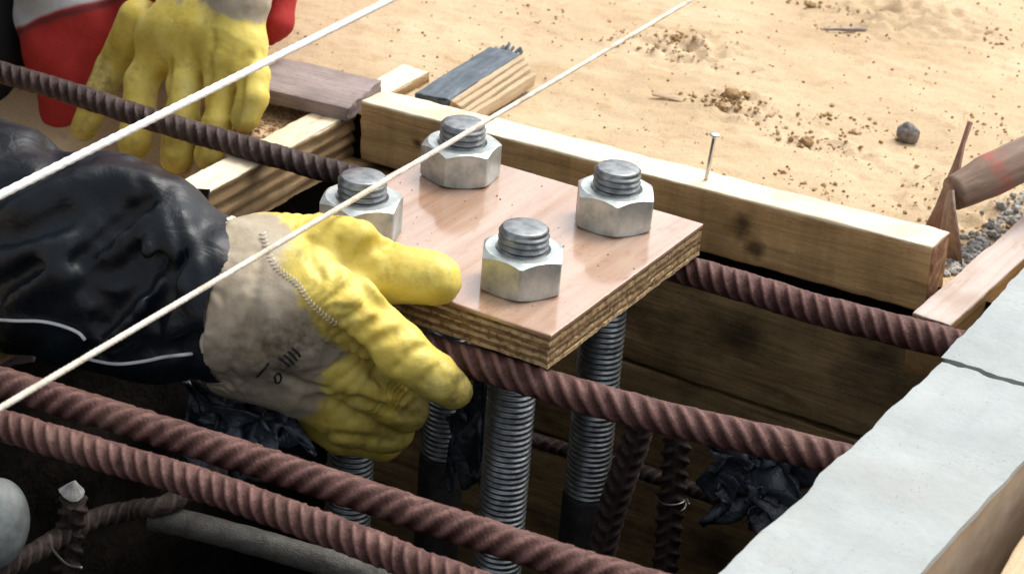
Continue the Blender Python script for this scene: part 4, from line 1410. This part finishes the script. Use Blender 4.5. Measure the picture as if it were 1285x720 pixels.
# sleeve
s_ch = [
    [((-0.4041, -0.2150, -0.0435), .078), ((-0.2827, -0.2150, -0.0172), .0705), ((-0.2026, -0.2120, -0.0098), .0655), ((-0.1435, -0.2050, -0.0173), .0545), ((-0.1054, -0.1980, -0.0155), .0490), ((-0.0800, -0.1970, -0.0102), .0470), ((-0.0597, -0.1970, -0.0050), .0440)],
    [((-0.2264, -0.2050, 0.0198), .034), ((-0.1831, -0.2000, 0.0306), .0325), ((-0.1435, -0.1980, 0.0354), .029)],
    [((-0.3522, -0.1900, 0.0086), .034), ((-0.3079, -0.1900, 0.0286), .0255), ((-0.2823, -0.1900, 0.0344), .0225)],
    [((-0.2508, -0.2350, -0.0605), .022), ((-0.1881, -0.2380, -0.0518), .021), ((-0.1372, -0.2300, -0.0465), .020), ((-0.0879, -0.2200, -0.0356), .018)],
]
s_ridge = [([(-0.1537, -0.2600, 0.0246), (-0.1348, -0.2600, 0.0445), (-0.1183, -0.2600, 0.0622), (-0.1061, -0.2600, 0.0675), (-0.1055, -0.2600, 0.0590), (-0.1171, -0.2600, 0.0428)], .0065),
           ([(-0.1528, -0.2600, -0.0375), (-0.1354, -0.2600, -0.0044), (-0.1083, -0.2600, 0.0350), (-0.0983, -0.2500, 0.0611)], .0080),
           ([(-0.1365, -0.2600, -0.0321), (-0.1071, -0.2600, 0.0118), (-0.0923, -0.2500, 0.0396), (-0.0931, -0.2400, 0.0602)], .0065),
           ([(-0.0949, -0.2600, -0.0215), (-0.0841, -0.2500, 0.0127), (-0.0836, -0.2400, 0.0427)], .0075),
           ([(-0.2236, -0.2600, 0.0397), (-0.1962, -0.2500, 0.0584), (-0.1782, -0.2300, 0.0645), (-0.1448, -0.2200, 0.0688)], .0085),
           ([(-0.2460, -0.2700, -0.0139), (-0.2118, -0.2700, 0.0131), (-0.1790, -0.2700, 0.0337)], .0075),
           ([(-0.2244, -0.2700, -0.0257), (-0.1944, -0.2700, -0.0022), (-0.1642, -0.2700, 0.0114)], .0060)]
s_cut = [([(-0.1501, -0.2700, 0.0158), (-0.1341, -0.2700, 0.0208), (-0.1182, -0.2700, 0.0356), (-0.1116, -0.2600, 0.0474)], .0070),
         ([(-0.1532, -0.2700, 0.0029), (-0.1393, -0.2700, -0.0005), (-0.1452, -0.2700, -0.0156)], .0060),
         ([(-0.1362, -0.2700, -0.0188), (-0.1137, -0.2700, 0.0171), (-0.0982, -0.2600, 0.0439)], .0050),
         ([(-0.1092, -0.2700, -0.0160), (-0.0929, -0.2600, 0.0162), (-0.0863, -0.2500, 0.0397)], .0052),
         ([(-0.2560, -0.2000, 0.0694), (-0.2285, -0.2200, 0.0681), (-0.2198, -0.2300, 0.0593), (-0.2264, -0.2500, 0.0546), (-0.2547, -0.2500, 0.0417)], .0055),
         ([(-0.1619, -0.2700, 0.0211), (-0.1454, -0.2700, 0.0438), (-0.1318, -0.2600, 0.0629), (-0.1225, -0.2500, 0.0713)], .0050),
         ([(-0.2201, -0.2800, 0.0250), (-0.1909, -0.2800, 0.0408), (-0.1750, -0.2700, 0.0537)], .0045),
         ([(-0.2370, -0.2800, -0.0227), (-0.2069, -0.2800, -0.0022), (-0.1775, -0.2800, 0.0200)], .0045),
         ([(-0.1246, -0.2700, -0.0363), (-0.0984, -0.2600, -0.0287), (-0.0692, -0.2500, -0.0141)], .0035)]
def sleeve_base(Pn):
    d = None
    for c in s_ch:
        e = chain(Pn, c, 0.02)
        d = e if d is None else smin(d, e, 0.022)
    return d
def snap_to(fun, q, sink):
    q = np.array(q, float); w = np.array(_f)
    p_ = q - w * 0.15
    for _ in range(80):
        e = float(fun(p_[None])[0])
        if e < 0.0003: return p_ + w * sink
        p_ = p_ + w * min(e * 0.9, 0.01)
        if (p_ - q) @ w > 0.15: break
    return q
s_ridge = [([snap_to(sleeve_base, q, r * 0.35) for q in resample(pts, 0.012)[0]], r) for pts, r in s_ridge]
s_cut = [([snap_to(sleeve_base, q, 0.001) for q in resample(pts, 0.012)[0]], r) for pts, r in s_cut]
def taper(pts, r):
    n = len(pts) - 1
    return [(q, r * (0.25 + 0.75 * math.sin(math.pi * (0.15 + 0.7 * i / n)))) for i, q in enumerate(pts)]
def sleeve_fun(Pn):
    d = sleeve_base(Pn)
    near = np.abs(d) < 0.035
    if near.any():
        Q = Pn[near]; dn = d[near]
        for pts, r in s_ridge: dn = smin(dn, chain(Q, taper(pts, r)), 0.016)
        for pts, r in s_cut: dn = smax(dn, -chain(Q, taper(pts, r * 1.15)), 0.011)
        d[near] = dn
    q = Pn @ (np.array(_r) * 0.68 - np.array(_u) * 0.73)       # folds run up to the right
    l = Pn @ (np.array(_r) * 0.73 + np.array(_u) * 0.68)
    w = vnoise(Pn, 14, 2)
    f1 = np.abs(np.sin(q * math.pi / 0.034 + 1.5 * w + l * 5))
    m1 = np.clip(0.30 + 0.9 * vnoise(Pn, 9, 9), 0.0, 1)
    f2 = np.abs(np.sin(q * math.pi / 0.017 + 2.2 * vnoise(Pn, 20, 5) - l * 9))
    m2 = np.clip(0.1 + 1.1 * vnoise(Pn, 13, 12), 0, 1)
    d = d - 0.0050 * (f1 - 0.62) * m1 - 0.0010 * (f2 - 0.6) * m2
    s_ = Pn @ np.array(_r) + 0.35 * (Pn @ np.array(_u))
    wrist = np.clip((s_ - np.array((-0.1838, -0.2000, -0.0243)) @ (np.array(_r) + 0.35 * np.array(_u))) / 0.05, 0, 1)
    f3 = np.abs(np.sin(s_ * math.pi / 0.017 + 2.5 * vnoise(Pn, 24, 15)))
    d = d - 0.0026 * (f3 - 0.6) * wrist * np.clip(0.45 + vnoise(Pn, 26, 17), 0, 1)
    d = d + 0.0016 * vnoise(Pn, 40, 3) + 0.0005 * vnoise(Pn, 100, 6)
    end = (Pn - np.array((-0.0800, -0.1970, -0.0090))) @ (-np.array(CUTN))
    return smax(d, end, 0.004)
v, f = surface_nets(sleeve_fun, (-0.50, -0.315, -0.145), (-0.07, -0.10, 0.085), 0.0026, blur=1)
sl_me = np_mesh(v - np.array(B1), f, 'sleeve')
sl_o = link('sleeve', sl_me, M['navy'], p1)
bvh = BVHTree.FromPolygons([tuple(q) for q in v], [tuple(int(t) for t in q) for q in f])
def on_surface(pts, lift=0.0012):
    out = []
    for q in pts:
        h = bvh.ray_cast(Vector(q) - _f * 0.25, _f)
        if h[0] is not None: out.append(h[0] + h[1] * lift - Vector(B1))
    return out
for line in ([(-0.2652, -0.2600, -0.0571), (-0.2422, -0.2600, -0.0503), (-0.2196, -0.2600, -0.0437), (-0.1974, -0.2600, -0.0371), (-0.1792, -0.2600, -0.0350), (-0.1649, -0.2600, -0.0359), (-0.1593, -0.2600, -0.0396)],
             [(-0.1646, -0.2600, -0.0544), (-0.1510, -0.2600, -0.0536), (-0.1332, -0.2600, -0.0495), (-0.1122, -0.2600, -0.0412), (-0.0949, -0.2600, -0.0324), (-0.0746, -0.2600, -0.0232), (-0.0513, -0.2600, -0.0130)]):
    pts = on_surface(line)
    if len(pts) > 2:
        v2, f2 = sweep(pts, 0.002, 8, lambda s, th: 0.0013)
        link('piping', mesh(v2, f2, 'piping'), M['piping'], sl_o, smooth=True)
# loose wrist tab
tabp = [(-0.1519, -0.1720, 0.0459), (-0.1321, -0.1650, 0.0480), (-0.1361, -0.1650, 0.0248), (-0.1490, -0.1720, 0.0308)]
v2 = [Vector(q) - Vector(B1) for q in tabp] + [Vector(q) - Vector(B1) + Vector((-0.001, 0.003, -0.001)) for q in tabp]
link('wrist_tab', mesh(v2, [(0, 1, 2, 3), (7, 6, 5, 4), (0, 4, 5, 1), (1, 5, 6, 2), (2, 6, 7, 3), (3, 7, 4, 0)], 'wrist_tab'), M['black_cloth'], sl_o)
# body outside the frame: kneeling, leaning over the pit
def body(root, base, chains, lo, hi, mat, name, res=0.012, k=0.05):
    def fun(Pn):
        d = None
        for c in chains:
            e = chain(Pn, c, k)
            d = e if d is None else smin(d, e, k)
        return d + 0.004 * vnoise(Pn, 14, 2) + 0.002 * vnoise(Pn, 40, 4)
    v, f = surface_nets(fun, lo, hi, res)
    return link(name, np_mesh(v - np.array(base), f, name), mat, root)
body(p1, B1, [[((-0.46, -0.215, -0.0), .072), ((-0.60, -0.26, 0.10), .078), ((-0.66, -0.22, 0.36), .085)],
              [((-0.70, -0.16, 0.40), .13), ((-0.92, -0.12, 0.34), .155), ((-1.10, -0.10, 0.22), .165)],
              [((-0.72, 0.02, 0.38), .10), ((-0.66, 0.10, 0.18), .075), ((-0.64, 0.05, 0.0), .07)]],
     (-1.32, -0.40, -0.12), (-0.36, 0.24, 0.60), M['navy'], 'jacket')
body(p1, B1, [[((-1.08, -0.19, 0.16), .12), ((-0.82, -0.24, 0.0), .085), ((-1.18, -0.25, -0.03), .06), ((-1.34, -0.25, -0.03), .05)],
              [((-1.08, -0.02, 0.16), .12), ((-0.84, 0.04, 0.0), .085), ((-1.18, 0.05, -0.03), .06), ((-1.34, 0.05, -0.03), .05)]],
     (-1.48, -0.42, -0.13), (-0.66, 0.22, 0.34), M['black_cloth'], 'trousers')
body(p1, B1, [[((-0.66, -0.08, 0.46), .062), ((-0.55, -0.05, 0.55), .066)], [((-0.55, -0.05, 0.55), .088), ((-0.50, -0.045, 0.50), .070)]], (-0.80, -0.22, 0.34), (-0.36, 0.12, 0.70), M['skin'], 'head', 0.008, 0.02)
body(p1, B1, [[((-0.565, -0.05, 0.60), .105), ((-0.555, -0.05, 0.585), .108)]], (-0.75, -0.22, 0.53), (-0.38, 0.12, 0.75), M['hat'], 'hard_hat', 0.008, 0.02)

# ---- person in red, upper left
B2 = (-0.60, 0.62, -0.06)
p2 = empty('person', B2, 'person in red and white coverall whose yellow gloved hand rests behind the dark bar', 'person')
g2_coat = [
    # index, middle, ring, little
    [((-0.4486, 0.1720, -0.0150), .0175), ((-0.4569, 0.1520, -0.0435), .0152), ((-0.4474, 0.1360, -0.0685), .0150), ((-0.4388, 0.1200, -0.0904), .0148)],
    [((-0.4121, 0.1660, -0.0075), .0175), ((-0.4039, 0.1460, -0.0321), .0156), ((-0.3944, 0.1310, -0.0590), .0154), ((-0.3901, 0.1180, -0.0887), .0156)],
    [((-0.3834, 0.1690, -0.0012), .0160), ((-0.3664, 0.1500, -0.0259), .0134), ((-0.3579, 0.1350, -0.0521), .0132), ((-0.3563, 0.1200, -0.0793), .0132)],
    [((-0.3659, 0.1770, 0.0039), .0160), ((-0.3386, 0.1600, -0.0120), .0142), ((-0.3308, 0.1490, -0.0268), .0140), ((-0.3323, 0.1400, -0.0438), .0130)],
    # thumb side
    [((-0.4953, 0.1950, -0.0073), .020), ((-0.5162, 0.1800, -0.0548), .0145), ((-0.5117, 0.1500, -0.0802), .0135), ((-0.5131, 0.1380, -0.1005), .0125)],
]
g2_palm = [
    [((-0.4342, 0.1800, -0.0016), .033), ((-0.3848, 0.1820, 0.0076), .032)],
    [((-0.4551, 0.1800, -0.0089), .025), ((-0.4271, 0.1960, 0.0087), .033)],
    [((-0.3639, 0.1720, 0.0080), .024), ((-0.3647, 0.1620, -0.0043), .021)],
]
g2_cloth = [
    [((-0.3742, 0.1870, 0.0420), .027), ((-0.4016, 0.2200, 0.0572), .036)],
    [((-0.4259, 0.2080, 0.0232), .041), ((-0.4457, 0.2400, 0.0349), .044), ((-0.4912, 0.3000, 0.0570), .046)],
]
g2_creases = [
    ([(-0.4083, 0.1250, -0.0071), (-0.4053, 0.1180, -0.0318), (-0.4034, 0.1080, -0.0619), (-0.4037, 0.1050, -0.0913)], .0042),
    ([(-0.3661, 0.1280, 0.0084), (-0.3629, 0.1220, -0.0183), (-0.3640, 0.1150, -0.0461), (-0.3626, 0.1080, -0.0847)], .0036),
    ([(-0.3367, 0.1500, 0.0097), (-0.3376, 0.1380, 0.0018), (-0.3321, 0.1280, -0.0231), (-0.3346, 0.1240, -0.0484)], .0036),
    ([(-0.3758, 0.1500, 0.0205), (-0.3702, 0.1420, 0.0094)], .0016),
]
glove(p2, B2, g2_coat, g2_cloth, g2_creases, (-0.60, 0.085, -0.135), (-0.28, 0.36, 0.09), 0.0019,
      [((-0.3890, 0.1100, -0.0662), 0.018, 0.5), ((-0.3449, 0.1100, -0.0804), 0.016, 0.5), ((-0.5095, 0.1500, -0.0641), 0.022, 0.75), ((-0.5023, 0.1300, -0.0991), 0.016, 0.6), ((-0.3307, 0.1300, -0.0418), 0.014, 0.4), ((-0.4425, 0.1200, -0.0991), 0.012, 0.35)], wr=0.0003, lump=0.0005, palm=g2_palm, kf=0.0009)
# red coverall: body behind the hand and the open sleeve end
cov = [
    [((-0.5888, 0.2050, -0.1514), .026), ((-0.5866, 0.2150, -0.1109), .036), ((-0.5993, 0.2250, -0.0680), .047), ((-0.6109, 0.2450, -0.0277), .058), ((-0.6303, 0.2800, 0.0236), .070)],
    [((-0.5534, 0.2350, -0.0595), .030), ((-0.5126, 0.2620, -0.0169), .050), ((-0.5051, 0.3000, 0.0306), .070)],
    [((-0.3811, 0.2400, -0.0185), .0030), ((-0.3752, 0.2480, 0.0053), .0075), ((-0.3825, 0.2620, 0.0251), .010), ((-0.4038, 0.2850, 0.0489), .016)],
]
def cov_fun(Pn):
    d = None
    for c in cov:
        e = chain(Pn, c, 0.02)
        d = e if d is None else smin(d, e, 0.025 if c is not cov[2] else 0.005)
    d = smax(d, -limb(Pn, (-0.4631, 0.2620, 0.0487), (-0.4426, 0.2250, -0.0140), .050, .052), 0.006)
    return d + 0.0035 * vnoise(Pn, 22, 2) + 0.0018 * np.sin(Pn[..., 2] * 120 + Pn[..., 0] * 40 + 3 * vnoise(Pn, 16, 3))
v, f = surface_nets(cov_fun, (-0.85, 0.12, -0.20), (-0.25, 0.42, 0.20), 0.0042)
cm = np_mesh(v - np.array(B2), f, 'coverall')
q0 = np.array((-0.6763, 0.2400, -0.0827)); q1 = np.array((-0.5551, 0.2400, -0.0119))
dirv = (q1 - q0) / np.linalg.norm(q1 - q0)
nrm = np.cross(dirv, np.array([0.437, -0.785, 0.438])); nrm /= np.linalg.norm(nrm)
if nrm[2] < 0: nrm = -nrm
pan_v = 0.5 + ((v - q0) @ nrm) * 6 + 0.01 * vnoise(v, 60, 2)
pan_v = np.where(v[:, 0] > -0.44, 0.0, pan_v)
set_attr(cm, 'panel', np.clip(pan_v, 0, 1))
link('coverall', cm, M['coverall'], p2)
body(p2, B2, [[((-0.5008, 0.3120, 0.0717), .056), ((-0.46, 0.42, 0.20), .066), ((-0.62, 0.54, 0.34), .080), ((-0.86, 0.62, 0.48), .10)],
              [((-0.98, 0.62, 0.46), .15), ((-1.04, 0.78, 0.24), .16)],
              [((-0.80, 0.36, 0.16), .085), ((-0.96, 0.52, 0.40), .09)]],
     (-1.28, 0.20, -0.04), (-0.22, 1.00, 0.68), M['coverall'], 'jacket')
body(p2, B2, [[((-1.02, 0.80, 0.12), .12), ((-0.80, 0.36, 0.0), .080), ((-0.70, 0.20, -0.10), .055)],
              [((-1.02, 0.80, 0.12), .12), ((-0.86, 0.80, -0.01), .05), ((-0.90, 1.05, -0.02), .05)]],
     (-1.24, 0.12, -0.20), (-0.62, 1.16, 0.28), M['black_cloth'], 'trousers')
body(p2, B2, [[((-0.95, 0.56, 0.56), .06), ((-0.92, 0.50, 0.64), .066)], [((-0.92, 0.48, 0.65), .088), ((-0.90, 0.44, 0.61), .068)]], (-1.10, 0.30, 0.44), (-0.74, 0.68, 0.80), M['skin'], 'head', 0.008, 0.02)
body(p2, B2, [[((-0.92, 0.495, 0.70), .105), ((-0.92, 0.49, 0.69), .107)]], (-1.08, 0.32, 0.62), (-0.76, 0.66, 0.85), M['hat'], 'hard_hat', 0.008, 0.02)
